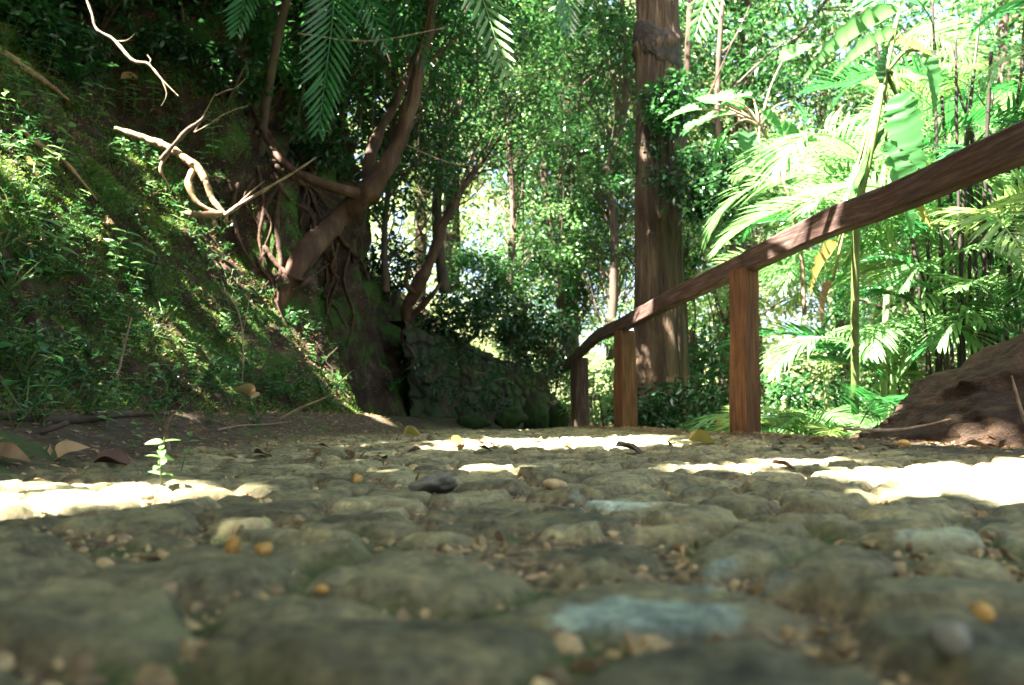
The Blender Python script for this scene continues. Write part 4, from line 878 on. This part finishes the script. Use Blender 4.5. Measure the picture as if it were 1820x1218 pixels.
bank_tube('branch', [(150, -10), (163, 24), (172, 52), (203, 72), (236, 108), (263, 114), (288, 142), (318, 172)], [.006, .008, .008, .009, .010, .009, .006, .003], M['twig'], 'long thin pale branch leaning down the top of the left bank', 'branch', None, .05, 6, 8, depths=[dT] * 8, parts=[([(262, 116, dT), (268, 108, dT), (262, 98, dT)], [.006, .004, .002]), ([(203, 74, dT), (225, 72, dT), (240, 60, dT)], [.004, .003, .001]), ([(288, 142, dT), (296, 168, dT), (286, 190, dT)], [.004, .003, .001])])
for i, (pp, r, lab) in enumerate([([(30, 235), (60, 262), (95, 285), (130, 318), (165, 360)], .012, 'grey brown root running down the upper left of the bank'), ([(0, 100), (40, 130), (80, 155), (120, 185)], .02, 'thick shaded root at the top left edge of the bank'),
        ([(440, 210), (470, 240), (500, 280), (520, 300)], .03, 'root lying along the edge of the hollow, meeting the leaning tree limb'), ([(425, 330), (415, 380), (430, 440), (455, 480)], .018, 'pale root hanging down in the hollow nearest the thick root'), ([(460, 300), (470, 370), (462, 430), (480, 500)], .014, 'thin wavy root hanging in the middle of the hollow'),
        ([(500, 330), (488, 400), (500, 470), (492, 540)], .018, 'root hanging under the limb of the leaning tree'), ([(545, 400), (560, 460), (545, 500), (520, 520)], .022, 'curled root at the base of the leaning tree'), ([(580, 420), (590, 480), (575, 540), (590, 590)], .014, 'thin root in the dark right part of the hollow'), ([(620, 440), (610, 500), (625, 560), (612, 620)], .012, 'thin root farthest right in the hollow'),
        ([(560, 330), (600, 420), (640, 470), (660, 540)], .02, 'long root sloping right under the leaning tree'), ([(470, 440), (500, 480), (540, 500), (580, 470)], .016, 'root looping sideways low in the hollow')]):
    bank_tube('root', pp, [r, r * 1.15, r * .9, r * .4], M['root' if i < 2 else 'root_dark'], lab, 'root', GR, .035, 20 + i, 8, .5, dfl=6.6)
rr = random.Random(12)
for i in range(34):
    px, py = rr.uniform(440, 690), rr.uniform(190, 480); pp = [(px, py)]; dx = rr.uniform(-18, 26)
    for k in range(4): pp.append((pp[-1][0] + dx + rr.uniform(-22, 22), pp[-1][1] + rr.uniform(14, 46)))
    if any((lambda h: not h or h[2] > 9)(hit(*q)) for q in pp): continue
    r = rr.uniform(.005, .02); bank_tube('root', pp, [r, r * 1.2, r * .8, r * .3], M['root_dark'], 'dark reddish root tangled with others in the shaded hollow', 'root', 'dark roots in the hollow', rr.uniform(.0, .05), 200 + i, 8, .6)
# standing twigs near the foot of the bank
for i, (pp, r, lab, br) in enumerate([([(200, 700), (212, 655), (222, 610), (234, 565)], .006, 'upright dead stick with a broken pale tip standing low on the bank', [([(222, 610), (216, 595)], [.003, .002])]),
        ([(430, 690), (432, 620), (425, 560), (398, 510)], .005, 'forked thin twig standing on the bank left of the curled leaf', [([(430, 600), (440, 550), (448, 495)], [.003, .002, .001])]),
        ([(440, 690), (470, 650), (482, 620), (498, 580)], .006, 'dark leaning twig right of the forked one', []), ([(498, 745), (530, 728), (560, 715), (592, 700)], .007, 'slanting pale stick at the foot of the bank', []),
        ([(590, 690), (592, 660), (580, 640), (600, 618)], .006, 'crooked dark twig on the sunlit tip of the bank', []), ([(300, 800), (293, 770), (300, 745), (308, 730)], .008, 'stubby dead twig standing beside the path at the foot of the bank', []), ([(0, 745), (120, 752), (220, 742), (310, 738)], .014, 'long fallen dark branch lying along the foot of the bank', [([(120, 752), (60, 775), (30, 790)], [.009, .007, .004])]),
        ([(385, 768), (430, 760), (470, 758), (520, 752)], .004, 'thin straight twig lying on the dark soil', []), ([(1500, 762), (1580, 765), (1640, 757), (1690, 745)], .006, 'curved dry twig on the earth in front of the mound', []), ([(1830, 770), (1812, 720), (1798, 668)], .006, 'thin pale sunlit stick leaning at the right edge', [])]):
    h0 = hit(*pp[0]); d0 = h0[0].y if h0 and h0[2] < 9 else 3.0
    if i in (6, 7, 8): dd = None
    else: dd = [d0 - .02 * k for k in range(len(pp))]
    if i == 9: dd = [2.5, 2.5, 2.5]
    if i == 8: dd = [3.0] * 4
    o = bank_tube('twig', pp, [r, r, r * .8, r * .45], M['twig'] if i not in (2, 4, 6) else M['bark_grey'], lab, 'twig', 'dead twigs on the ground and bank', .01, 60 + i, 7, .3, depths=dd, dfl=4.5, parts=[([(a, b, d0) for a, b in s], rr_) for s, rr_ in br])

# ------------------------------------------------------------------ moss cover on the bank
def bank_points(n, y0, y1, d0, d1, rg, pw=1.0):
    """random points on the displaced bank mesh surface"""
    me = hill.data; nc = len(db); v = np.stack([XB2, YB, ZB2], -1).reshape(len(yb), nc, 3)
    yi = rg.uniform(y0, y1, n); di = d0 + (d1 - d0) * rg.random(n) ** pw
    a = np.interp(yi, yb, np.arange(len(yb))); b = np.interp(di, db, np.arange(nc)); i = np.clip(a.astype(int), 0, len(yb) - 2); j = np.clip(b.astype(int), 0, nc - 2); fa = (a - i)[:, None]; fb = (b - j)[:, None]
    p = v[i, j] * (1 - fa) * (1 - fb) + v[i + 1, j] * fa * (1 - fb) + v[i, j + 1] * (1 - fa) * fb + v[i + 1, j + 1] * fa * fb
    e1 = v[i + 1, j] - v[i, j]; e2 = v[i, j + 1] - v[i, j]; nn_ = np.cross(e1, e2); nn_ /= np.linalg.norm(nn_, axis=1)[:, None] + 1e-9; nn_ *= np.sign(nn_[:, 2:3] + nn_[:, 0:1] * .8 + 1e-6); return p, nn_
rg = np.random.default_rng(21)
p, nn_ = bank_points(150000, 1.6, 6.1, .02, 3.3, rg, .9)
mk = fbm(p[:, 0] * 2.6, p[:, 1] * 2.6, p[:, 2] * 2.6, 4, 15); dens = np.clip(smooth(-.2, .15, mk) + .12, 0, 1)
k = rg.random(len(p)) < dens; p, nn_ = p[k], nn_[k]
Dr = nn_ * .8 + rg.normal(size=p.shape) * .55 + [0, 0, .35]
mb = MB(); s = rg.uniform(.009, .027, len(p)); tn = np.clip(.45 + .5 * fbm(p[:, 0] * 4, p[:, 1] * 4, p[:, 2] * 4, 3, 33) + rg.normal(0, .15, len(p)), 0, 1)
mb.add(*scatter(DIA, DIA_F, p, frames(Dr, rg.uniform(-1, 1, len(p))), s, tn))
p2, n2_ = bank_points(26000, 5.9, 9.5, .02, 2.8, rg); mk = fbm(p2[:, 0] * 2, p2[:, 1] * 2, p2[:, 2] * 2, 4, 16); k = rg.random(len(p2)) < smooth(.0, .3, mk); p2, n2_ = p2[k], n2_[k]
mb.add(*scatter(DIA, DIA_F, p2, frames(n2_ + rg.normal(size=p2.shape) * .6, None), rg.uniform(.015, .035, len(p2)), rg.random(len(p2)) * .7))
tag(mb.build('moss', M['moss']), 'moss and tiny sprigs covering the left bank', 'moss', None, 'stuff')
# litter crumbs, bits of bark and leaf on the bank and path edge
mb = MB(); p, nn_ = bank_points(30000, 1.6, 6.2, -.02, 3.3, rg, .8)
mb.add(*scatter(DIA, DIA_F, p + nn_ * .004, frames(rg.normal(size=p.shape) * (1, 1, .5), rg.uniform(-1, 1, len(p))), rg.uniform(.006, .035, len(p)), rg.random(len(p))))
n = 30000; x = rg.uniform(-1.9, 1.85, n); y = 1.4 + 6 * rg.random(n) ** .8; xr_ = np.interp(y, *XR); edge = (x < xfoot(y) + .42 + .2 * rg.random(n)) | (x > xr_ - .28 + .2 * rg.random(n)) | (rg.random(n) < .03)
x, y = x[edge], y[edge]; z = path_surface(x, y)[0]; P_ = np.stack([x, y, z + .004], -1)
mb.add(*scatter(DIA, DIA_F, P_, frames(rg.normal(size=P_.shape) * (1, 1, .25), rg.uniform(-.6, .6, len(P_))), rg.uniform(.006, .03, len(P_)), rg.random(len(P_))))
tag(mb.build('leaf_litter', M['dry']), 'crumbled brown leaf litter on the bank and path edges', 'litter', None, 'stuff')

# ------------------------------------------------------------------ seedlings, sprigs and ferns, one of each kind then copies
def seedling_proto(kind, seed):
    rg = np.random.default_rng(seed); st = MB(); fo = MB()
    if kind == 'broad':
        H = .16; pts = [(0, 0, -.01), (.012, .006, H * .5), (.0, .015, H)]; st.add(*tube(pts, [.0022, .0018, .001], 5, 8)); S = spline(pts, 20)
        for k in range(5):
            b = S[5 + k * 3]; a = k * 1.57 + rg.uniform(-.3, .3)
            for sg_ in (0, math.pi):
                L = rg.uniform(.035, .055); R = frames(np.array([[math.cos(a + sg_), math.sin(a + sg_), rg.uniform(-.05, .45)]]), np.array([rg.normal(0, .3)])); fo.add(*scatter(LEAF5[0], LEAF5[1], b[None], R, np.array([L]), np.array([rg.uniform(.3, 1)])))
    elif kind == 'sprig':
        for q in range(5):
            a = rg.uniform(0, 6.28); H = rg.uniform(.07, .13); e = (math.cos(a) * H * .7, math.sin(a) * H * .7, H * rg.uniform(.4, 1)); pts = [(0, 0, -.005), (e[0] * .4, e[1] * .4, e[2] * .65), e]; st.add(*tube(pts, [.0014, .0011, .0006], 4, 6, cap=False)); S = spline(pts, 24)
            nl = 14; b = S[np.linspace(5, 23, nl).astype(int)]; D_ = rg.normal(size=(nl, 3)); D_[:, 2] = np.abs(D_[:, 2]) * .5
            fo.add(*scatter(LEAF3[0], LEAF3[1], b, frames(D_, rg.normal(0, .4, nl)), rg.uniform(.012, .024, nl), rg.uniform(.2, 1, nl)))
    elif kind == 'round':
        for q in range(7):
            a = q * .9 + rg.uniform(-.2, .2); H = rg.uniform(.04, .09); e = np.array((math.cos(a) * H * .8, math.sin(a) * H * .8, H)); st.add(*tube([(0, 0, 0), e * .6, e], [.0013, .0011, .0009], 4, 5, cap=False))
            fo.add(*scatter(LEAF5[0] * [1, 1.7, 1], LEAF5[1], e[None], frames(np.array([[math.cos(a), math.sin(a), -.1]]), None), np.array([rg.uniform(.022, .036)]), np.array([rg.uniform(.3, .9)])))
    m_ = {'broad': M['leaf_light'], 'sprig': M['leaf_mid'], 'round': M['leaf_mid']}[kind]
    return st.data('stem', M['stem']), fo.data('foliage', m_)
SPR = {k: [seedling_proto(k, s_) for s_ in (1, 2, 3)] for k in ('broad', 'sprig', 'round')}
def seedling(kind, p, nrm, s, label, group, name, v=0):
    root = empty(name, p, label, 'seedling' if kind == 'broad' else 'plant', group)
    up = (nrm * .5 + Vector((0, 0, 1))).normalized(); root.rotation_mode = 'QUATERNION'; root.rotation_quaternion = up.to_track_quat('Z', 'Y') @ Quaternion((0, 0, 1), random.uniform(0, 6.28)); root.scale = (s, s, s)
    a, b = SPR[kind][v % 3]; obj('stem', a, root); obj('foliage', b, root); return root
rr = random.Random(9)
zones = [((0, 60, 260, 330), 'on the dark upper left bank'), ((0, 330, 230, 560), 'on the mossy slope at the left edge'), ((230, 330, 430, 560), 'on the mossy slope below the thick pale root'), ((0, 560, 300, 760), 'low on the bank behind the fallen branch'), ((300, 560, 470, 760), 'low on the bank around the forked twig'), ((430, 520, 640, 740), 'on the sunlit right end of the bank'), ((260, 120, 430, 330), 'beside the thick pale root')]
cnt = 0
for (x0, y0, x1, y1), wh in zones:
    nz = int((x1 - x0) * (y1 - y0) / 800)
    for _ in range(nz):
        px, py = rr.uniform(x0, x1), rr.uniform(y0, y1); h = hit(px, py)
        if not h or h[3] == 'g' or h[2] > 7.5: continue
        kd = rr.choice(['sprig', 'sprig', 'sprig', 'round', 'broad']); cnt += 1
        nm = {'sprig': 'sprig', 'round': 'ground_plant', 'broad': 'seedling'}[kd]; lb = {'sprig': 'leafy green sprig growing ', 'round': 'small round leaved plant growing ', 'broad': 'young seedling with paired leaves growing '}[kd] + wh
        seedling(kd, h[0] - h[1] * .004, h[1], rr.uniform(.7, 1.8) * (.55 if py > 540 and kd == 'broad' else 1), lb, lb.split(' growing')[0] + 's ' + wh, nm, cnt)
# the ones that stand out
for (px, py, kd, s, lab) in [(190, 765, 'broad', 1.0, 'yellow green seedling with wide leaves at the lower left of the bank'), (70, 700, 'broad', .9, 'pale green broad leaved seedling behind the fallen branch'), (290, 862, 'broad', .55, 'bright green seedling growing at the edge of the sunlit soil beside the path'), (322, 838, 'broad', .6, 'dark green seedling beside the bright one at the path edge'), (232, 805, 'broad', .6, 'tiny green seedling in dark soil above the sunlit strip'), (500, 655, 'broad', 1.1, 'bluish green seedling with oval leaves on the sunlit end of the bank'), (545, 610, 'broad', 1.0, 'seedling lit bright at the top right edge of the bank'), (1400, 755, 'sprig', 1.3, 'green sprig in the litter behind the nearest post'), (1665, 735, 'broad', .7, 'shaded seedling in front of the dark mound'), (1215, 768, 'sprig', 1.0, 'green sprig at the far path edge left of the nearest post')]:
    h = hit(px, py)
    if h: seedling(kd, h[0] - h[1] * .004, h[1], s, lab, None, 'seedling', int(px))
# ferns on the bank
fern_d = [frond_mesh('frond', .34, 22, .07, .016, 1.1, 1.5, .3, M['leaf_mid'], 50, .12, 1.3, .0018, .1, 2), frond_mesh('frond', .30, 22, .06, .016, .8, 1.2, .3, M['leaf_mid'], 51, .12, 1.3, .0018, .1, 2)]
for i, (px, py, n_, s, lab) in enumerate([(125, 150, 6, 1.1, 'green fern on the dark upper left bank'), (60, 30, 7, 1.2, 'feathery fern at the top left corner'), (300, 70, 6, 1.0, 'fern with narrow leaves under the long pale branch'), (375, 110, 6, 1.2, 'narrow leaved fern high on the bank left of the drooping frond'), (250, 90, 5, .9, 'small fern half behind the long pale branch'), (400, 60, 6, 1.2, 'fern at the top of the bank above the hollow'), (20, 480, 5, .8, 'fern at the left edge among the moss'), (455, 120, 6, 1.2, 'fern overhanging the dark hollow'), (520, 690, 5, .7, 'small fern on the sunlit end of the bank'), (340, 690, 4, .6, 'small fern low on the bank near the curled leaf'), (700, 690, 5, 1.1, 'fern at the left end of the stone wall'), (780, 560, 6, 1.3, 'fern on top of the stone wall below the bent tree'), (860, 690, 5, 1.1, 'fern growing from the middle of the stone wall')]):
    h = hit(px, py); p_ = h[0] if h and h[2] < 9.5 else W(px, py, 8.4)
    palm(tuple(p_), n_, s, lab, 'ferns on the bank and wall', fern_d, 'fern', 500 + i, cat='fern', el=(-.3, .5), az=(-1.9, .6))

# ------------------------------------------------------------------ fallen leaves you can pick out
def dead_leaf(px, py, L, Wd, label, mat='dry', stand=0.0, yaw=0.0, pitch=0.0, curl=.3, fold=.5, tone=.5, group=None, lift=.006):
    h = hit(px, py)
    if not h: return
    T, F = leaf_grid(9, 1.0, fold * .5, curl, .7); T = T * [L, Wd, L]; T[:, 0] -= L / 2; T[:, 2] += curl * L * .35 + .05 * L * np.sin(T[:, 0] / L * 9) * T[:, 1] / Wd * 2
    me = mesh_data('fallen_leaf', T, F, M[mat], np.clip(tone + .2 * np.sin(np.arange(len(T)) * 1.7), 0, 1), True)
    o = obj('fallen_leaf', me); o.location = h[0] + Vector((0, 0, lift + stand * L * .5)); o.rotation_euler = (pitch, -stand * 1.3, yaw)
    mb = MB(); mb.add(*tube([(-L / 2, 0, curl * L * .35), (-L * .62, .002, curl * L * .36), (-L * .72, 0, curl * L * .3)], [.0012, .001, .0008], 5, 6)); mb.build('leaf_stalk', M['twig'], o)
    return tag(o, label, 'fallen leaf', group)
dead_leaf(1125, 806, .125, .075, 'large dark brown leaf arched on the path in front of the nearest post', 'dry_dark', 0, 0, .25, .45, .25, .3)
dead_leaf(865, 803, .06, .04, 'small dark leaf on the path left of centre', 'dry_dark', 0, .2, 0, .4, .3, .1)
dead_leaf(815, 790, .09, .06, 'pale olive leaf tilted up on the path near the wall', 'yellow', .1, .9, .7, .1, .3, .1)
dead_leaf(735, 778, .11, .06, 'ochre curled leaf at the foot of the bank tip', 'yellow', 0, .2, .2, .4, .9, .2)
dead_leaf(1395, 833, .06, .03, 'reddish brown curled leaf between two sunny patches on the path', 'dry_dark', 0, -.1, .2, .3, .3, 1.0)
dead_leaf(1250, 790, .12, .06, 'ribbed yellow brown leaf on the path right of the dark arched one', 'yellow', 0, .1, .1, .2, .8, .1)
dead_leaf(430, 720, .13, .07, 'pale curled leaf hanging with its point down at the foot of the bank', 'dry', .5, 2.4, .9, .5, .9, 1.0, None, .03)
dead_leaf(15, 825, .09, .06, 'blurred brown leaf at the left edge beside the path', 'dry', .1, .2, .5, .3, .6, .3)
dead_leaf(205, 830, .10, .05, 'large dark olive dead leaf in the soil left of the seedlings', 'dry_dark', 0, .3, .5, .2, .6, .8)
dead_leaf(130, 820, .07, .05, 'pale sunlit curled leaf standing in the sunny soil strip', 'dry', .5, .5, .8, .5, .7, 1.0)
0 and dead_leaf(1440, 985, .06, .03, 'dark reddish dead leaf caught in a joint of the right foreground', 'dry_dark', 0, .1, .3, .2, .6, .9)
dead_leaf(280, 208, .12, .06, 'brown curled dead leaf on the upper bank', 'dry', .2, .8, .5, .3, .6, .3)
dead_leaf(120, 195, .16, .07, 'orange brown dead leaf lying on the upper left bank', 'dry', 0, -.6, .6, .3, .6, .3)
dead_leaf(235, 148, .16, .12, 'bright sunlit pale leaf below the long pale branch', 'dry', .2, .5, .9, .2, .5, 1.0)
dead_leaf(55, 300, .12, .09, 'blue grey leaf at the left edge of the bank', 'yellow', .3, .8, .8, .2, .3, .0)
dead_leaf(190, 405, .15, .07, 'pale brown leaf lit by the sun on the middle of the bank', 'dry', .1, -.7, .7, .2, .5, 1.0)
dead_leaf(255, 375, .10, .05, 'yellow striped leaf above the middle of the bank', 'yellow', .1, -.5, .6, .2, .5, .4)
rr = random.Random(4)
for i in range(64):
    if i < 26: px, py, wh = rr.uniform(1150, 1820), rr.uniform(768, 800), 'on the earth along the right edge of the path'
    elif i < 42: px, py, wh = rr.uniform(300, 800), rr.uniform(772, 820), 'on the soil along the left edge of the path'
    elif i < 52: px, py, wh = rr.uniform(750, 1150), rr.uniform(770, 800), 'on the far cobbles'
    else: px, py, wh = rr.uniform(0, 560), rr.uniform(300, 720), 'on the mossy bank'
    lb = rr.choice(['small dry brown leaf lying ', 'small curled tan leaf lying ']) + wh
    dead_leaf(px, py, rr.uniform(.035, .08), rr.uniform(.02, .04), lb, rr.choice(['dry', 'dry', 'dry_dark']), 0, rr.uniform(0, 6), rr.uniform(-.25, .25), rr.uniform(.1, .35), rr.uniform(.05, .4), rr.random(), lb.replace('leaf', 'leaves'))

# ------------------------------------------------------------------ unseen trees overhead, crowns carved to shade the path and leave set sun patches
targets = []                              # points that stay sunlit with the radius of the gap
def gp(poly, r=.06, n=900, z=.02):
    """a sunny patch of ground, outline given in the photograph and turned into ground points"""
    xs_, ys_ = [p[0] for p in poly], [p[1] for p in poly]; rg = np.random.default_rng(1); out = 0
    for _ in range(n * 6):
        a, b = rg.uniform(min(xs_), max(xs_)), rg.uniform(min(ys_), max(ys_)); ins = False; j = len(poly) - 1
        for i in range(len(poly)):
            if (poly[i][1] > b) != (poly[j][1] > b) and a < (poly[j][0] - poly[i][0]) * (b - poly[i][1]) / (poly[j][1] - poly[i][1]) + poly[i][0]: ins = not ins
            j = i
        if ins:
            g = gpoint(a, b, z); targets.append((*g, r)); out += 1
            if out > n: break
gp([(-160, 864), (120, 860), (190, 860), (195, 874), (150, 880), (0, 890), (-160, 894)], .07, 500)
gp([(1530, 838), (1620, 836), (1700, 828), (1900, 832), (1900, 884), (1780, 878), (1680, 864), (1590, 852)], .03, 500)
gp([(1170, 828), (1300, 822), (1430, 811), (1460, 813), (1390, 822), (1310, 828), (1210, 835)], -.01, 350)
gp([(830, 829), (860, 827), (920, 831), (900, 836)], .0, 100)
gp([(960, 780), (1050, 777), (1180, 775), (1170, 781), (1090, 786), (1010, 785)], .0, 400)
gp([(760, 769.5), (1200, 769), (1200, 772), (800, 773)], .04, 200)
gp([(1600, 803), (1720, 795), (1830, 770), (1830, 800), (1700, 805)], -.02, 200)
def seg(pp, r, n=30):
    Q = spline([list(p) for p in pp], n)
    for q in Q: targets.append((*q, r))
seg([W(1385, 755, 4.2), W(1500, 740, 4.2), W(1540, 745, 4.0)], .16)
seg([W(1580, 357, 2.95), W(1395, 440, 3.6)], .18)                # striped stretch of rail
seg([W(1140, 565, 5.55), W(1165, 552, 5.3)], .04, 6)
seg([W(255, 245, dR), W(352, 295, dR), W(395, 375, dR)], -.01)
seg([W(400, 380, dR), W(480, 330, dR - .15)], -.03)
seg([W(160, 25, dT), W(235, 100, dT), W(310, 160, dT)], -.04)
seg([W(575, 325, 6.0), W(515, 298, 5.95), W(470, 240, 6.1)], -.03)
seg([W(650, 300, 6.3), W(668, 245, 6.4)], -.02)
seg([W(768, 480, 8.0), W(745, 520, 8.0), W(722, 560, 8.1)], .0)
seg([HP(520, 610), HP(570, 660), HP(620, 705), HP(680, 750)], .02); seg([HP(375, 430), HP(420, 490), HP(470, 545)], -.03)
seg([HP(230, 380), HP(150, 330), HP(90, 275)], -.06); seg([HP(190, 405), HP(225, 430)], -.02, 8); seg([HP(235, 140), HP(235, 160)], -.02, 4); seg([HP(300, 180), HP(300, 220)], -.05, 6); seg([HP(240, 470), HP(300, 560), HP(370, 610)], -.06, 12)
seg([W(1150, 200, 7.4), W(1150, 330, 7.4), W(1150, 420, 7.4)], -.04); seg([W(1205, 560, 7.3), W(1210, 660, 7.3)], -.03)
# open sunny volume with the palms on the right
for _ in range(500):
    px, py, d = random.uniform(1360, 1640), random.uniform(-100, 700), random.uniform(3.9, 8); targets.append((*W(px, py, d), .16))
for _ in range(100):
    px, py = random.uniform(0, 600), random.uniform(60, 740); h = hit(px, py)
    if h and h[2] < 8: targets.append((*h[0], -.015))
for _ in range(200):
    px, py, d = random.uniform(1640, 1900), random.uniform(-100, 300), random.uniform(4.6, 8); targets.append((*W(px, py, d), .11))
for _ in range(60):
    px, py, d = random.uniform(560, 1140), random.uniform(-50, 520), random.uniform(7, 11); targets.append((*W(px, py, d), .08))
for _ in range(160):
    px, py, d = random.uniform(1370, 1620), random.uniform(430, 740), random.uniform(4.0, 5.2); targets.append((*W(px, py, d), .2))
for _ in range(260):
    px, py, d = random.uniform(820, 1140), random.uniform(230, 540), random.uniform(9, 13); targets.append((*W(px, py, d), .12))
for _ in range(160):
    px, py, d = random.uniform(1225, 1420), random.uniform(-20, 200), random.uniform(8, 13); targets.append((*W(px, py, d), .14))
TG = np.array(targets); tsv = np.array(TS)
mc = np.array((2.35, 3.25, .25)); w_ = TG[:, :3] - mc; TG = TG[np.linalg.norm(w_ - (w_ @ tsv)[:, None] * tsv, axis=1) > .62]
shade = []                                # stretches of the rail and posts that stay in shade
for pp in ([near, W(1820, 280, 2.2), W(1700, 330, 2.5), W(1690, 330, 2.55)], [W(1345, 467, 3.8), W(1320, 480, 3.95), W(1200, 540, 4.9)], [W(1105, 590, 5.95), W(1060, 620, 7.2), W(1030, 640, 8.3)], [W(1320, 520, 3.95), W(1320, 700, 3.95)], [W(1105, 620, 5.95), W(1105, 740, 5.95)]):
    shade += [list(q) for q in spline([list(p) for p in pp], 24)]
for _ in range(170):
    shade.append(tuple(W(random.uniform(740, 1010), random.uniform(500, 720), random.uniform(8, 11.5))))
    shade.append(tuple(W(random.uniform(540, 1120), random.uniform(-20, 220), random.uniform(6.5, 11))))
shade += [tuple(W(a, b, 6.2)) for a, b in ((520, 480), (560, 440), (600, 395), (640, 360), (690, 290), (720, 210), (745, 110), (760, 40))]
for _ in range(90):
    h = hit(random.uniform(0, 460), random.uniform(0, 240))
    if h: shade.append(tuple(h[0]))
for _ in range(220):
    shade.append((random.uniform(1.75, 2.9), random.uniform(2.8, 3.6), random.uniform(.1, .45)))
SH = np.array(shade)
a1 = np.cross(tsv, (0, 0, 1.0)); a1 /= np.linalg.norm(a1); a2 = np.cross(tsv, a1)
TG2 = np.stack([TG[:, :3] @ a1, TG[:, :3] @ a2], -1); rad2 = TG[:, 3]
rg = np.random.default_rng(55)
ctr = [(-6.2, 5.0), (-5.4, -2.2), (-1.2, -3.4), (-8.8, 1.5), (2.6, -4.4)]
n = 46000; x = rg.uniform(-11.0, 2.6, n); y = rg.uniform(-6.5, 8.6, n); z = rg.uniform(5.3, 7.6, n)
x2 = rg.uniform(-10, 3, 14000); y2 = rg.uniform(8.0, 12.6, 14000); z2 = rg.uniform(7.0, 9.6, 14000); x, y, z = np.r_[x, x2], np.r_[y, y2], np.r_[z, z2]
clump = fbm(x * .9, y * .9, z * .9, 3, 3)
k = (x < np.where(y < 8, 1.3, 3)) & ((clump > -.16) | (y < 8)) & ((y < 8.4) | (z > 7)); x, y, z = x[k], y[k], z[k]
Pc = np.stack([x, y, z], -1)
# leaves stay clear of the view and of the bank itself
Dn = rg.normal(size=Pc.shape) * (1, 1, .45); Dn /= np.linalg.norm(Dn, axis=1)[:, None]; Sz = rg.uniform(.22, .34, len(Pc)); Base = Pc.copy(); Pc = Pc + Dn * (Sz * .5)[:, None]
pu, pv = project(Pc); k = ~((y > 0.5) & (pv > -120) & (pu > -300) & (pu < 2120)); k &= z > np.interp(-x, [0, 2, 5, 9, 14], [0, 3, 5.0, 5.8, 6.2]); Pc, Dn, Sz, Base = Pc[k], Dn[k], Sz[k], Base[k]
c2 = np.stack([Pc @ a1, Pc @ a2], -1); ok = np.ones(len(Pc), bool)
for i0 in range(0, len(Pc), 2000):
    dd = np.linalg.norm(c2[i0:i0 + 2000, None] - TG2[None], axis=-1); ok[i0:i0 + 2000] = (dd - (rad2 + .10)[None]).min(1) > 0
SH2 = np.stack([SH @ a1, SH @ a2], -1)
for i0 in range(0, len(Pc), 2000):
    ok[i0:i0 + 2000] |= np.linalg.norm(c2[i0:i0 + 2000, None] - SH2[None], axis=-1).min(1) < .08
Pc, Dn, Sz, Base = Pc[ok], Dn[ok], Sz[ok], Base[ok]
own = np.argmin(np.stack([np.hypot(Pc[:, 0] - a, Pc[:, 1] - b) for a, b in ctr], -1), 1)
labs = ['spreading tree high on the left bank shading the path', 'spreading tree on the bank behind the photographer', 'spreading tree overhanging the path behind the photographer', 'spreading tree far up the left slope', 'spreading tree at the right behind the photographer']
for i, (a, b) in enumerate(ctr):
    zg = gz_at(a, b); root = empty('shade_tree', (a, b, zg - .1), labs[i], 'tree', 'spreading trees that shade the path'); o0 = np.array((a, b, zg - .1)); Hh = 6.0 - zg
    mb = MB(); mb.add(*tube([(0, 0, 0), (.1, .05, Hh * .5), (0, 0, Hh)], [.22, .17, .12], 14, 30, .15, 6, i)); mb.build('trunk', M['bark_grey'], root, True)
    q = Pc[own == i]; mb = MB()
    for j in range(14):
        if len(q) == 0: break
        e = q[rg.integers(len(q))] - o0; s0 = np.array([0, 0, Hh * (.7 + .02 * j)]); mb.add(*tube([s0, (s0 + e) / 2 + [0, 0, .25], e], [.06, .035, .01], 6, 14, .1, 6, j))
    mb.build('limbs', M['bark_grey'], root, True)
    mb = MB(); mb.add(*scatter(LEAF3[0] * [1, 1.7, 1], LEAF3[1], Base[own == i] - o0, frames(Dn[own == i], rg.normal(0, .4, len(q))), Sz[own == i], rg.random(len(q)))); mb.build('crown', M['canopy'], root)
